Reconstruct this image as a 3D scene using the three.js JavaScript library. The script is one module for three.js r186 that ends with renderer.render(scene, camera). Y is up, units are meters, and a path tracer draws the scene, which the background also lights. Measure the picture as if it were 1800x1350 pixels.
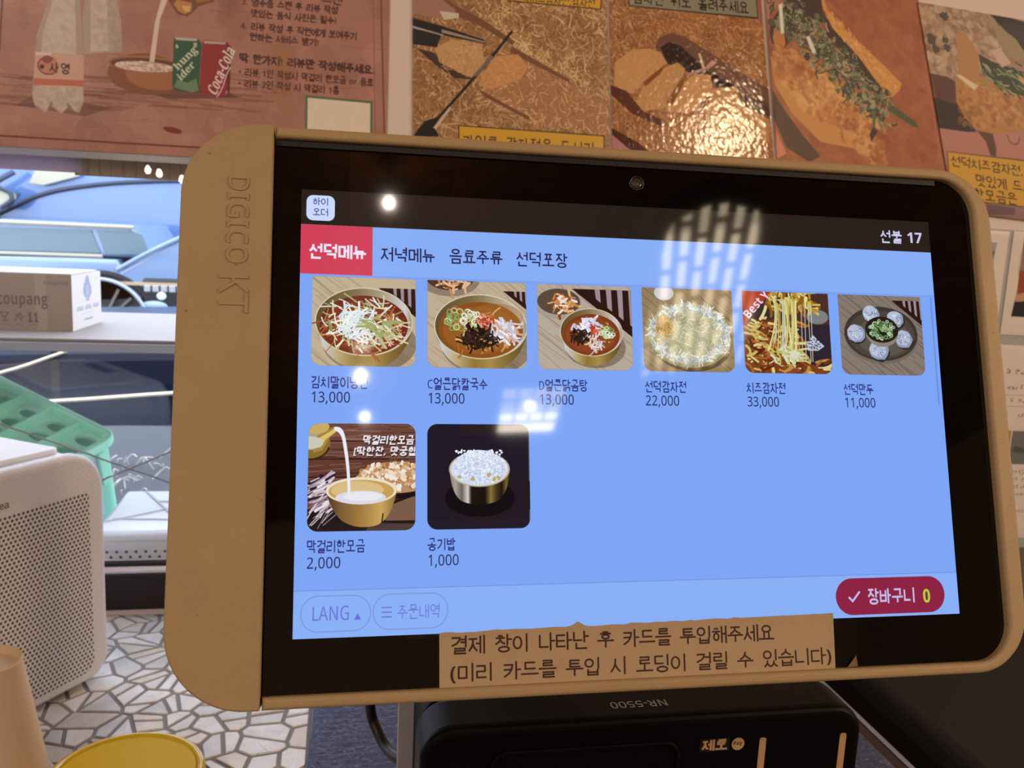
import * as THREE from 'three';
import { RoundedBoxGeometry } from 'three/addons/geometries/RoundedBoxGeometry.js';
import { mergeGeometries } from 'three/addons/utils/BufferGeometryUtils.js';
import { FontLoader } from 'three/addons/loaders/FontLoader.js';
import { TextGeometry } from 'three/addons/geometries/TextGeometry.js';
import { RectAreaLightUniformsLib } from 'three/addons/lights/RectAreaLightUniformsLib.js';

// ------------------------------------------------------------------ camera, sky, lights, exposure
const scene = new THREE.Scene();
const renderer = new THREE.WebGLRenderer({ antialias: true });
renderer.toneMapping = THREE.LinearToneMapping;
renderer.toneMappingExposure = 1.0;
renderer.shadowMap.enabled = true;
RectAreaLightUniformsLib.init();

const F = 1580, EYE = new THREE.Vector3(0, 1.17, 0);
const CR = new THREE.Vector3(0.98226746, 0.04510674, 0.18197806), CU = new THREE.Vector3(-0.01341204, 0.98504612, -0.17176801), CB = new THREE.Vector3(-0.18700468, 0.16628143, 0.96818373);
const camera = new THREE.PerspectiveCamera(2 * Math.atan(675 / F) * 180 / Math.PI, 1800 / 1350, 0.02, 200);
camera.position.copy(EYE);
camera.quaternion.setFromRotationMatrix(new THREE.Matrix4().makeBasis(CR, CU, CB));
camera.focus = 0.3;
camera.userData.fStop = 36;
scene.add(camera);

scene.background = new THREE.Color().setRGB(0.74 * 5.6, 0.84 * 5.6, 1.02 * 5.6);   // clear open sky over the street
const LAMP_TINT = [1.0, 0.84, 0.70];
const LAMP_POWER = 0.86;

// a point of the place for a measured sight line: on the plane z = const or y = const
function P(px, py, at) {
  const d = new THREE.Vector3().addScaledVector(CR, (px - 900) / F).addScaledVector(CU, -(py - 675) / F).addScaledVector(CB, -1);
  const k = at.z !== undefined ? (at.z - EYE.z) / d.z : (at.y - EYE.y) / d.y;
  return d.multiplyScalar(k).add(EYE);
}
const WALL = -0.967, TABLE = 0.75, CEIL = 2.6;

// ------------------------------------------------------------------ helpers
let seed = 7;
const rnd = () => { seed = (seed + 0x6d2b79f5) | 0; let t = Math.imul(seed ^ (seed >>> 15), 1 | seed); t = (t + Math.imul(t ^ (t >>> 7), 61 | t)) ^ t; return ((t ^ (t >>> 14)) >>> 0) / 4294967296; };
const rr = (a, b) => a + (b - a) * rnd();
const pick = (a) => a[Math.floor(rnd() * a.length)];
const s2l = (c) => { c /= 255; return c <= 0.04045 ? c / 12.92 : ((c + 0.055) / 1.055) ** 2.4; };
const l2s = (c) => Math.round(255 * Math.min(1, Math.max(0, c <= 0.0031308 ? c * 12.92 : 1.055 * c ** (1 / 2.4) - 0.055)));
// colour of a printed or painted thing from the colour seen under the warm room light
const ROOM = [0.72, 0.59, 0.52];
const pc = (r, g, b, k = 1) => `rgb(${l2s(s2l(r) / ROOM[0] * k)},${l2s(s2l(g) / ROOM[1] * k)},${l2s(s2l(b) / ROOM[2] * k)})`;
const names = {};
function numbered(n) { const k = names[n] = (names[n] ?? -1) + 1; return k ? n + '_' + String(k).padStart(3, '0') : n; }
function tag(o, label, category, group) { o.userData.label = label; o.userData.category = category; if (group) o.userData.group = group; return o; }
function thing(name, label, category, pos = [0, 0, 0], turn = 0, group) {
  const o = new THREE.Group(); o.name = numbered(name); o.position.set(...pos); o.rotation.y = turn; scene.add(o);
  return tag(o, label, category, group);
}
function part(name, geo, m, parent, label) {
  const o = new THREE.Mesh(Array.isArray(geo) ? join(geo) : geo, m); o.name = name; o.castShadow = o.receiveShadow = true; parent.add(o);
  if (label) o.userData.label = label;
  return o;
}
function struct(name, geo, m, parent = scene) { const o = part(name, geo, m, parent); if (parent === scene) { o.userData.kind = 'structure'; o.name = numbered(name); } return o; }
function join(list) {
  const gs = list.map((g) => { const q = g.index ? g.toNonIndexed() : g; for (const k of Object.keys(q.attributes)) if (!['position', 'normal', 'uv'].includes(k)) q.deleteAttribute(k); return q; });
  return mergeGeometries(gs);
}
const mat = (color, rough = 0.6, more = {}) => new THREE.MeshPhysicalMaterial({ color, roughness: rough, ...more });
const lin = (r, g, b) => new THREE.Color().setRGB(r, g, b);
function box(w, h, d, x = 0, y = 0, z = 0, r = 0, seg = 2) {
  const g = r ? new RoundedBoxGeometry(w, h, d, seg, Math.min(r, w / 2.01, h / 2.01, d / 2.01)) : new THREE.BoxGeometry(w, h, d);
  return g.translate(x, y, z);
}
// box between corners
function boxc(x0, y0, z0, x1, y1, z1, r = 0, seg = 2) { return box(x1 - x0, y1 - y0, z1 - z0, (x0 + x1) / 2, (y0 + y1) / 2, (z0 + z1) / 2, r, seg); }
function cyl(r0, r1, h, x, y, z, n = 32, open = false) { return new THREE.CylinderGeometry(r0, r1, h, n, 1, open).translate(x, y, z); }
function tube(pts, r, n = 24, k = 8) { return new THREE.TubeGeometry(new THREE.CatmullRomCurve3(pts.map((p) => p.isVector3 ? p : new THREE.Vector3(...p))), n, r, k, false); }
function shapeOf(pts) { const s = new THREE.Shape(); pts.forEach((p, i) => i ? s.lineTo(p[0], p[1]) : s.moveTo(p[0], p[1])); s.closePath(); return s; }
function extr(shape, depth, bevel = 0, seg = 3, curve = 12) {
  return new THREE.ExtrudeGeometry(shape, { depth: depth - 2 * bevel, bevelEnabled: bevel > 0, bevelSize: bevel, bevelThickness: bevel, bevelOffset: -bevel, bevelSegments: seg, curveSegments: curve }).translate(0, 0, bevel);
}
// rounded rectangle with a radius per corner: top-left, top-right, bottom-right, bottom-left
function rrect(x0, y0, x1, y1, tl, tr, br, bl, s = new THREE.Shape()) {
  s.moveTo(x0 + bl, y0); s.lineTo(x1 - br, y0); if (br) s.absarc(x1 - br, y0 + br, br, -Math.PI / 2, 0);
  s.lineTo(x1, y1 - tr); if (tr) s.absarc(x1 - tr, y1 - tr, tr, 0, Math.PI / 2);
  s.lineTo(x0 + tl, y1); if (tl) s.absarc(x0 + tl, y1 - tl, tl, Math.PI / 2, Math.PI);
  s.lineTo(x0, y0 + bl); if (bl) s.absarc(x0 + bl, y0 + bl, bl, Math.PI, Math.PI * 1.5);
  return s;
}
function canvas(w, h) { const c = document.createElement('canvas'); c.width = w; c.height = h; return [c, c.getContext('2d')]; }
function ctex(c, srgb = true) { const t = new THREE.CanvasTexture(c); if (srgb) t.colorSpace = THREE.SRGBColorSpace; t.generateMipmaps = true; return t; }
// value noise
const NH = (x, y) => { let h = Math.imul(x, 374761393) + Math.imul(y, 668265263); h = Math.imul(h ^ (h >>> 13), 1274126177); return ((h ^ (h >>> 16)) >>> 0) / 4294967296; };
function vnoise(x, y, per = 0) {
  const w = (i) => per ? ((i % per) + per) % per : i, ix = Math.floor(x), iy = Math.floor(y), fx = x - ix, fy = y - iy, u = fx * fx * (3 - 2 * fx), v = fy * fy * (3 - 2 * fy);
  const a = NH(w(ix), w(iy)), b = NH(w(ix + 1), w(iy)), c = NH(w(ix), w(iy + 1)), d = NH(w(ix + 1), w(iy + 1));
  return a + (b - a) * u + (c - a) * v + (a - b - c + d) * u * v;
}
const fbm = (x, y, o = 4) => { let s = 0, a = 0.5; for (let i = 0; i < o; i++) { s += a * vnoise(x, y); x = x * 2.03 + 7.1; y = y * 2.03 + 3.7; a *= 0.5; } return s / (1 - 0.5 ** o); };
function noiseTex(n, f, srgb = false) {
  const d = new Uint8Array(n * n * 4);
  for (let y = 0; y < n; y++) for (let x = 0; x < n; x++) { const v = Math.max(0, Math.min(255, Math.round(f(x / n, y / n) * 255))), k = (y * n + x) * 4; d[k] = d[k + 1] = d[k + 2] = v; d[k + 3] = 255; }
  const t = new THREE.DataTexture(d, n, n); t.magFilter = t.minFilter = THREE.LinearFilter; t.wrapS = t.wrapT = THREE.RepeatWrapping; if (srgb) t.colorSpace = THREE.SRGBColorSpace; t.needsUpdate = true; return t;
}

// ------------------------------------------------------------------ Korean lettering, drawn stroke by stroke
const Ls = 'ㄱㄲㄴㄷㄸㄹㅁㅂㅃㅅㅆㅇㅈㅉㅊㅋㅌㅍㅎ', Vs = 'ㅏㅐㅑㅒㅓㅔㅕㅖㅗㅘㅙㅚㅛㅜㅝㅞㅟㅠㅡㅢㅣ';
const Ts = ['', 'ㄱ', 'ㄱㄱ', 'ㄱㅅ', 'ㄴ', 'ㄴㅈ', 'ㄴㅎ', 'ㄷ', 'ㄹ', 'ㄹㄱ', 'ㄹㅁ', 'ㄹㅂ', 'ㄹㅅ', 'ㄹㅌ', 'ㄹㅍ', 'ㄹㅎ', 'ㅁ', 'ㅂ', 'ㅂㅅ', 'ㅅ', 'ㅅㅅ', 'ㅇ', 'ㅈ', 'ㅊ', 'ㅋ', 'ㅌ', 'ㅍ', 'ㅎ'];
const DBL = { 'ㄲ': 'ㄱㄱ', 'ㄸ': 'ㄷㄷ', 'ㅃ': 'ㅂㅂ', 'ㅆ': 'ㅅㅅ', 'ㅉ': 'ㅈㅈ' };
function jamo(j, side) {
  switch (j) {
    case 'ㄱ': return side ? [[[0.05, 0.06], [0.92, 0.06], [0.84, 0.42], [0.55, 0.76], [0.05, 1]]] : [[[0.05, 0.06], [0.94, 0.06], [0.92, 1]]];
    case 'ㅋ': return side ? [[[0.05, 0.06], [0.92, 0.06], [0.84, 0.42], [0.55, 0.76], [0.05, 1]], [[0.05, 0.46], [0.84, 0.43]]] : [[[0.05, 0.06], [0.94, 0.06], [0.92, 1]], [[0.05, 0.48], [0.92, 0.48]]];
    case 'ㄴ': return [[[0.06, 0], [0.06, 0.95], [1, 0.95]]];
    case 'ㄷ': return [[[0.96, 0.05], [0.06, 0.05], [0.06, 0.95], [1, 0.95]]];
    case 'ㅌ': return [[[0.96, 0.04], [0.06, 0.04], [0.06, 0.96], [1, 0.96]], [[0.06, 0.5], [0.92, 0.5]]];
    case 'ㄹ': return [[[0.06, 0.04], [0.94, 0.04], [0.94, 0.48], [0.06, 0.48], [0.06, 0.96], [1, 0.96]]];
    case 'ㅁ': return [[[0.07, 0.05], [0.93, 0.05], [0.93, 0.95], [0.07, 0.95], [0.07, 0.05], [0.3, 0.05]]];
    case 'ㅂ': return [[[0.07, 0], [0.07, 0.96], [0.93, 0.96], [0.93, 0]], [[0.07, 0.46], [0.93, 0.46]]];
    case 'ㅍ': return [[[0, 0.06], [1, 0.06]], [[0, 0.95], [1, 0.95]], [[0.28, 0.06], [0.3, 0.95]], [[0.72, 0.06], [0.7, 0.95]]];
    case 'ㅅ': return [[[0.5, 0], [0.46, 0.38], [0.3, 0.7], [0, 1]], [[0.47, 0.4], [0.66, 0.72], [1, 1]]];
    case 'ㅈ': return [[[0.04, 0.06], [0.96, 0.06]], [[0.5, 0.06], [0.46, 0.45], [0.3, 0.73], [0, 1]], [[0.47, 0.46], [0.66, 0.75], [1, 1]]];
    case 'ㅊ': return [[[0.3, 0.02], [0.7, 0.02]], [[0.04, 0.28], [0.96, 0.28]], [[0.5, 0.28], [0.46, 0.56], [0.3, 0.78], [0, 1]], [[0.47, 0.56], [0.66, 0.8], [1, 1]]];
    case 'ㅇ': return [{ c: [0.5, 0.5, 0.46, 0.47] }];
    case 'ㅎ': return [[[0.28, 0.02], [0.72, 0.02]], [[0, 0.26], [1, 0.26]], { c: [0.5, 0.7, 0.36, 0.29] }];
  }
  return [];
}
function vowelV(v) {
  switch (v) {
    case 'ㅣ': return [[[0.72, 0], [0.72, 1]]];
    case 'ㅏ': return [[[0.42, 0], [0.42, 1]], [[0.42, 0.46], [1, 0.46]]];
    case 'ㅑ': return [[[0.42, 0], [0.42, 1]], [[0.42, 0.34], [1, 0.34]], [[0.42, 0.6], [1, 0.6]]];
    case 'ㅓ': return [[[0.76, 0], [0.76, 1]], [[0.08, 0.44], [0.76, 0.44]]];
    case 'ㅕ': return [[[0.76, 0], [0.76, 1]], [[0.1, 0.32], [0.76, 0.32]], [[0.1, 0.58], [0.76, 0.58]]];
    case 'ㅐ': return [[[0.3, 0.03], [0.3, 0.97]], [[0.86, 0], [0.86, 1]], [[0.3, 0.46], [0.86, 0.46]]];
    case 'ㅒ': return [[[0.3, 0.03], [0.3, 0.97]], [[0.86, 0], [0.86, 1]], [[0.3, 0.34], [0.86, 0.34]], [[0.3, 0.6], [0.86, 0.6]]];
    case 'ㅔ': return [[[0.44, 0.03], [0.44, 0.97]], [[0.9, 0], [0.9, 1]], [[0, 0.44], [0.44, 0.44]]];
    case 'ㅖ': return [[[0.44, 0.03], [0.44, 0.97]], [[0.9, 0], [0.9, 1]], [[0, 0.32], [0.44, 0.32]], [[0, 0.58], [0.44, 0.58]]];
  }
  return [];
}
function vowelH(v) {
  switch (v) {
    case 'ㅡ': return [[[0, 0.55], [1, 0.55]]];
    case 'ㅗ': return [[[0, 0.85], [1, 0.85]], [[0.5, 0.05], [0.5, 0.85]]];
    case 'ㅛ': return [[[0, 0.85], [1, 0.85]], [[0.33, 0.05], [0.33, 0.85]], [[0.67, 0.05], [0.67, 0.85]]];
    case 'ㅜ': return [[[0, 0.18], [1, 0.18]], [[0.5, 0.18], [0.5, 1]]];
    case 'ㅠ': return [[[0, 0.18], [1, 0.18]], [[0.33, 0.18], [0.33, 1]], [[0.67, 0.18], [0.67, 1]]];
  }
  return [];
}
const SPLIT = { 'ㅘ': 'ㅗㅏ', 'ㅙ': 'ㅗㅐ', 'ㅚ': 'ㅗㅣ', 'ㅝ': 'ㅜㅓ', 'ㅞ': 'ㅜㅔ', 'ㅟ': 'ㅜㅣ', 'ㅢ': 'ㅡㅣ' };
function put(out, strokes, b) {
  for (const s of strokes) out.push(s.c ? { c: [b[0] + s.c[0] * (b[2] - b[0]), b[1] + s.c[1] * (b[3] - b[1]), s.c[2] * (b[2] - b[0]), s.c[3] * (b[3] - b[1])] } : s.map((p) => [b[0] + p[0] * (b[2] - b[0]), b[1] + p[1] * (b[3] - b[1])]));
}
function cons(out, j, b, side) {
  const d = DBL[j] ?? j;
  if (d.length === 1) return put(out, jamo(d, side), b);
  const m = (b[0] + b[2]) / 2, g = 0.03;
  put(out, jamo(d[0], side), [b[0], b[1], m - g, b[3]]); put(out, jamo(d[1], side), [m + g, b[1], b[2], b[3]]);
}
function syllable(ch) {
  const k = ch.charCodeAt(0) - 0xac00, L = Ls[Math.floor(k / 588)], V = Vs[Math.floor((k % 588) / 28)], T = Ts[k % 28], out = [], t = !!T;
  const two = 'ㅐㅒㅔㅖ'.includes(V);
  if (SPLIT[V]) {
    cons(out, L, t ? [0.1, 0.04, 0.56, 0.34] : [0.08, 0.08, 0.56, 0.48], false);
    put(out, vowelH(SPLIT[V][0]), t ? [0.02, 0.34, 0.64, 0.6] : [0.02, 0.5, 0.64, 0.88]);
    put(out, vowelV(SPLIT[V][1]), t ? [0.6, 0, 1, 0.63] : [0.6, 0.02, 1, 0.98]);
  } else if ('ㅗㅛㅜㅠㅡ'.includes(V)) {
    cons(out, L, t ? [0.22, 0.02, 0.78, 0.32] : [0.2, 0.08, 0.8, 0.47], false);
    put(out, vowelH(V), t ? [0.02, 0.34, 0.98, 0.6] : [0.02, 0.5, 0.98, 0.94]);
  } else {
    const x1 = two ? 0.5 : 0.58;
    cons(out, L, t ? [0.07, 0.06, x1, 0.52] : [0.05, 0.14, x1, 0.84], true);
    put(out, vowelV(V), t ? [two ? 0.5 : 0.58, 0, 1, 0.59] : [two ? 0.5 : 0.58, 0.02, 1, 0.98]);
  }
  if (t) {
    const b = [0.2, 0.68, 0.88, 0.98];
    if (T.length === 2) { put(out, jamo(T[0], false), [0.14, 0.67, 0.5, 0.98]); put(out, jamo(T[1], false), [0.56, 0.67, 0.94, 0.98]); } else put(out, jamo(T, false), b);
  }
  return out;
}
const isH = (c) => c >= '\uac00' && c <= '\ud7a3';
// draws text with its top-left corner at x, y; size = height of a Korean letter; returns the width used
function write(g, str, x, y, size, o = {}) {
  const w = (o.w ?? 0.09) * size, color = o.color ?? '#222', adv = (o.adv ?? 0.96) * size, font = (o.bold ? 'bold ' : '') + (size * (o.latin ?? 1.02)) + 'px ' + (o.font ?? 'sans-serif');
  let total = 0; g.save(); g.font = font;
  for (const c of str) total += isH(c) ? adv : c === ' ' ? (o.space ?? 0.36) * size : g.measureText(c).width;
  g.translate(x, y); if (o.fit) g.scale(o.fit / total, 1); if (o.slant) g.transform(1, 0, -o.slant, 1, o.slant * size, 0);
  g.strokeStyle = g.fillStyle = color; g.lineWidth = w; g.lineJoin = o.round ? 'round' : 'miter'; g.lineCap = o.round ? 'round' : 'butt'; g.textBaseline = 'alphabetic';
  let cx = 0;
  for (const c of str) {
    if (isH(c)) {
      const q = size * 0.9, m = (adv - q) / 2;
      for (const s of syllable(c)) {
        g.beginPath();
        if (s.c) g.ellipse(cx + m + s.c[0] * q, s.c[1] * size, Math.max(0.5, s.c[2] * q), Math.max(0.5, s.c[3] * size), 0, 0, 7); else s.forEach((p, i) => g[i ? 'lineTo' : 'moveTo'](cx + m + p[0] * q, p[1] * size));
        g.stroke();
      }
      cx += adv;
    } else if (c === ' ') cx += (o.space ?? 0.36) * size;
    else { g.fillText(c, cx, size * (o.base ?? 0.9)); cx += g.measureText(c).width; }
  }
  g.restore();
  return total;
}
// ------------------------------------------------------------------ pictures of food, used in the ordering screen and on the printed posters
const inEll = (cx, cy, rx, ry) => { const a = rr(0, 6.283), q = Math.sqrt(rnd()); return [cx + Math.cos(a) * rx * q, cy + Math.sin(a) * ry * q]; };
function strand(g, x, y, len, a, w, col, bend = 0.6) {
  g.strokeStyle = col; g.lineWidth = w; g.lineCap = 'round'; g.beginPath(); g.moveTo(x, y);
  const a2 = a + rr(-bend, bend), mx = x + Math.cos(a) * len * 0.5, my = y + Math.sin(a) * len * 0.5;
  g.quadraticCurveTo(mx, my, mx + Math.cos(a2) * len * 0.5, my + Math.sin(a2) * len * 0.5); g.stroke();
}
function strands(g, n, at, len, w, cols, angle, spread = 3.2, bend = 0.8) {
  for (let i = 0; i < n; i++) { const [x, y] = at(); strand(g, x, y, rr(len * 0.5, len * 1.4), (angle ?? 0) + rr(-spread, spread), rr(w * 0.6, w * 1.3), pick(cols), bend); }
}
function ell(g, cx, cy, rx, ry, fill, rot = 0, stroke, lw = 1) { g.beginPath(); g.ellipse(cx, cy, Math.max(rx, 0.1), Math.max(ry, 0.1), rot, 0, 7); if (fill) { g.fillStyle = fill; g.fill(); } if (stroke) { g.strokeStyle = stroke; g.lineWidth = lw; g.stroke(); } }
function poly(g, pts, fill) { g.beginPath(); pts.forEach((p, i) => g[i ? 'lineTo' : 'moveTo'](p[0], p[1])); g.closePath(); g.fillStyle = fill; g.fill(); }
function blob(g, cx, cy, r, fill, k = 0.25, n = 14) { const pts = []; for (let i = 0; i < n; i++) { const a = i / n * 6.283, q = r * (1 + rr(-k, k)); pts.push([cx + Math.cos(a) * q, cy + Math.sin(a) * q]); } poly(g, pts, fill); }
function grainTable(g, x, y, w, h, base, dark, ang = 0.7, n = 70) {
  g.fillStyle = base; g.fillRect(x, y, w, h);
  for (let i = 0; i < n; i++) strand(g, x + rr(-0.2, 1) * w, y + rr(-0.2, 1.1) * h, w * rr(0.3, 0.8), ang + rr(-0.05, 0.05), rr(0.6, 2), dark, 0.08);
}
function grad(g, x0, x1, stops) { const q = g.createLinearGradient(x0, 0, x1, 0); stops.forEach(([k, c]) => q.addColorStop(k, c)); return q; }
function brassBowl(g, cx, cy, rx, ry, soup) {
  ell(g, cx + rx * 0.12, cy + ry * 0.62, rx * 0.96, ry * 0.86, 'rgba(60,45,30,.4)');
  g.fillStyle = grad(g, cx - rx, cx + rx, [[0, '#7d6a44'], [0.08, '#c9c7cf'], [0.24, '#b9a878'], [0.42, '#8f7434'], [0.6, '#a68a48'], [0.8, '#7c6430'], [1, '#5a4722']]);
  g.beginPath(); g.ellipse(cx, cy, rx, ry * 0.9, 0, 0, Math.PI); g.bezierCurveTo(cx - rx * 0.92, cy + ry * 0.9, cx - rx * 0.55, cy + ry * 1.38, cx, cy + ry * 1.38); g.bezierCurveTo(cx + rx * 0.55, cy + ry * 1.38, cx + rx * 0.92, cy + ry * 0.9, cx + rx, cy); g.fill();
  ell(g, cx, cy, rx, ry, '#d8ccb0'); ell(g, cx, cy, rx * 0.975, ry * 0.97, grad(g, cx - rx, cx + rx, [[0, '#5c4a2a'], [0.4, '#7c6a44'], [0.75, '#b3a892'], [0.92, '#cfccd4'], [1, '#8c7c5c']]));
  ell(g, cx, cy + ry * 0.1, rx * 0.9, ry * 0.86, soup); ell(g, cx - rx * 0.02, cy + ry * 0.12, rx * 0.8, ry * 0.72, 'rgba(255,190,110,.08)');
}
function slats(g, x, y, s) {   // dark chair back with slats at the upper right
  poly(g, [[x, y], [x + 1.2 * s, y], [x + 1.2 * s, y + s]], '#2a1512');
  for (let i = 0; i < 5; i++) poly(g, [[x + s * (0.38 + i * 0.19), y], [x + s * (0.47 + i * 0.19), y], [x + s * (0.48 + i * 0.19), y + s * (0.24 + i * 0.15)], [x + s * (0.4 + i * 0.19), y + s * (0.17 + i * 0.15)]], '#9b8b92');
}
const DISH = [
  (g) => { grainTable(g, 0, 0, 186, 190, '#bfae92', 'rgba(120,95,65,.3)'); slats(g, 118, 20, 70);
    brassBowl(g, 93, 88, 88, 68, '#6e2412'); const c = () => inEll(90, 92, 70, 46);
    for (let i = 0; i < 140; i++) { const [x, y] = inEll(93, 94, 76, 54); ell(g, x, y, rr(0.6, 1.8), rr(0.6, 1.5), pick(['#c0794a', '#a04a24', '#8b2f16', '#d9a060'])); }
    strands(g, 60, () => inEll(90, 100, 66, 46), 26, 2.4, ['#b06a3e', '#c98d56', '#9c4f2b'], 0.3, 3, 1.6);
    strands(g, 150, c, 20, 2.6, ['#dfe4c8', '#c9cfa4', '#eef0e4', '#aab27e', '#d6e2e4', '#8a9460'], 0.2, 3, 0.7);
    strands(g, 80, () => inEll(70, 96, 30, 26), 24, 3, ['#dce9ee', '#cfe0ea', '#eef4f2'], -0.4, 1.2, 0.8);
    strands(g, 26, () => inEll(112, 98, 34, 22), 24, 4, ['#b7bd8a', '#9aa468', '#d8dcb6'], 0.5, 0.8, 0.4);
    strands(g, 22, () => inEll(140, 112, 20, 18), 9, 2, ['#e7d7c0', '#c9a98c'], 0, 3); },
  (g) => { grainTable(g, 0, 0, 186, 190, '#bdab92', 'rgba(120,95,65,.3)'); slats(g, 142, 18, 55);
    ell(g, 40, -4, 58, 36, '#8d7b6c'); ell(g, 42, -8, 46, 28, '#4d3527'); strands(g, 36, () => inEll(46, 6, 30, 14), 13, 4, ['#c48a5c', '#e3b78c', '#8d4a2c'], 0, 3);
    brassBowl(g, 100, 92, 88, 66, '#8a4f1c'); ell(g, 130, 70, 50, 26, 'rgba(160,105,45,.5)');
    strands(g, 46, () => inEll(100, 104, 70, 46), 26, 3.4, ['#c58b4c', '#a8662c', '#dcb27a'], 0, 3, 1.4);
    for (let i = 0; i < 34; i++) { const [x, y] = inEll(66, 78, 34, 22); ell(g, x, y, rr(4, 7), rr(3.5, 6), null, rr(0, 3), pick(['#dfe9d8', '#b9d19a', '#7fa35a', '#eef3ee']), 2.2); }
    for (let i = 0; i < 40; i++) { const [x, y] = inEll(108, 82, 16, 13); strand(g, x, y, 8, rr(0, 6), 3, pick(['#b7412c', '#d3604a', '#8e2a1c', '#e8a090'])); }
    strands(g, 80, () => inEll(142, 96, 26, 24), 15, 4, ['#dedbe8', '#c3bfd6', '#efecf2', '#cfa98a'], 1.1, 0.9, 1.2);
    for (let i = 0; i < 150; i++) { const [x, y] = inEll(96, 116, 36, 21); strand(g, x, y, rr(6, 14), rr(0, 6), 3, pick(['#1d1210', '#2c1d18', '#3d2c24', '#140c0c'])); } },
  (g) => { grainTable(g, 0, 0, 186, 190, '#b5a798', 'rgba(110,90,75,.3)'); slats(g, 68, 8, 118);
    ell(g, 42, 40, 44, 32, '#a89a90'); ell(g, 42, 36, 42, 27, '#5a483c'); strands(g, 62, () => inEll(50, 38, 24, 17), 13, 4.4, ['#c9864a', '#e2b274', '#e8e0d8', '#8a4424', '#c9864a'], 0, 3);
    brassBowl(g, 105, 98, 62, 50, '#7e3a18'); for (let i = 0; i < 40; i++) { const [x, y] = inEll(110, 96, 48, 34); ell(g, x, y, 2.2, 1.6, pick(['#b8733c', '#a45a28', '#d4a05a'])); }
    strands(g, 34, () => inEll(92, 84, 22, 14), 14, 4.4, ['#dcd6ea', '#c8c0de', '#efecf4'], 0.6, 2); strands(g, 16, () => inEll(111, 92, 8, 6), 7, 3.4, ['#b33c28', '#d05c46']);
    for (let i = 0; i < 20; i++) { const [x, y] = inEll(134, 98, 15, 11); ell(g, x, y, 4, 3.4, null, 0, pick(['#dfe9d8', '#6f9a50', '#b9d19a']), 2); }
    for (let i = 0; i < 60; i++) { const [x, y] = inEll(82, 108, 19, 13); strand(g, x, y, 7, rr(0, 6), 3.2, pick(['#20120e', '#2e1c16', '#3a261c'])); }
    strands(g, 34, () => inEll(110, 122, 17, 11), 13, 2.6, ['#e6dfe6', '#d9c0a8', '#c9b4c8'], 0.4, 2, 1.4); },
  (g) => { grainTable(g, 0, 0, 186, 190, '#927b58', 'rgba(70,55,35,.35)'); ell(g, 100, 112, 84, 64, 'rgba(60,42,22,.7)'); ell(g, 45, 10, 20, 16, '#c7c6cf');
    ell(g, 96, 106, 84, 62, '#8c8258'); ell(g, 95, 96, 85, 65, '#a7a27c'); strands(g, 420, () => inEll(95, 96, 80, 60), 13, 2, ['#b5b395', '#9c9a7c', '#c6c6ae', '#8c8f7c', '#a3a892', '#7f8468'], 0, 3, 1.2);
    strands(g, 300, () => { const a = rr(0, 6.28); return [95 + Math.cos(a) * rr(66, 84), 96 + Math.sin(a) * rr(50, 63)]; }, 12, 2, ['#c9d2d6', '#aebccb', '#dde3e2', '#97a6b4'], 0, 3, 1.2);
    strands(g, 90, () => inEll(42, 78, 16, 26), 12, 2, ['#b0852f', '#9c6f20', '#c6a050'], 1.4, 0.8, 1); },
  (g) => { g.fillStyle = '#3a2a2e'; g.fillRect(0, 0, 186, 190); ell(g, 150, 128, 66, 70, '#2b2330'); ell(g, 160, 30, 70, 40, '#4a2c26'); ell(g, 160, 52, 24, 16, '#7b7f80');
    poly(g, [[0, 70], [70, 60], [120, 120], [110, 150], [186, 165], [186, 190], [0, 190]], '#7a3d1c');
    strands(g, 210, () => { const y = rr(62, 190); return [rr(0, y > 150 ? 186 : 118), y]; }, 26, 5, ['#6e3216', '#a3622c', '#c7b668', '#8a451c', '#d6cc8a', '#5c260f', '#b98d44'], 0.1, 0.7, 1.3);
    strands(g, 70, () => [rr(48, 150), rr(-6, 34)], 24, 6, ['#c9b95e', '#b8862e', '#8c5a1c', '#ddd48e'], 1, 1.2, 1.2);
    for (let i = 0; i < 24; i++) { const x = rr(66, 118); g.strokeStyle = pick(['#c9c06a', '#ddd89a', '#bfc3a8', '#b9ae58']); g.lineWidth = rr(1, 4); g.beginPath(); g.moveTo(x, rr(10, 30)); g.bezierCurveTo(x + rr(-6, 6), 60, x + rr(-6, 6), 90, x + rr(-20, 10), rr(110, 140)); g.stroke(); }
    for (const x of [126, 134, 141, 148]) { g.strokeStyle = '#cfcab0'; g.lineWidth = 1.6; g.beginPath(); g.moveTo(x, 26); g.lineTo(x + rr(-4, 4), 150); g.stroke(); }
    poly(g, [[134, 112], [148, 92], [172, 116], [158, 126], [136, 126]], '#b9c3d6'); for (let i = 0; i < 40; i++) { const [x, y] = inEll(150, 112, 16, 12); ell(g, x, y, 1.4, 1.2, '#3a3a48'); }
    strands(g, 40, () => inEll(84, 132, 34, 14), 16, 5, ['#ccd09a', '#d6d8c0', '#b3b45c'], 0.6, 1, 1.2);
    poly(g, [[0, 0], [62, 0], [0, 76]], '#b23a1c'); g.save(); g.translate(12, 62); g.rotate(-0.86); g.font = 'bold 25px sans-serif'; g.fillStyle = '#dcd6ee'; g.fillText('Best', 0, 0); g.fillText('Y', 58, 2); g.restore(); },
  (g) => { grainTable(g, 0, 0, 186, 190, '#85786e', 'rgba(50,42,40,.35)'); slats(g, 120, 10, 66); ell(g, 92, 90, 82, 62, '#6f665c'); ell(g, 92, 85, 82, 60, '#3c342e'); ell(g, 92, 87, 75, 53, '#4b443b'); ell(g, 96, 92, 60, 42, '#5a5448');
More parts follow.
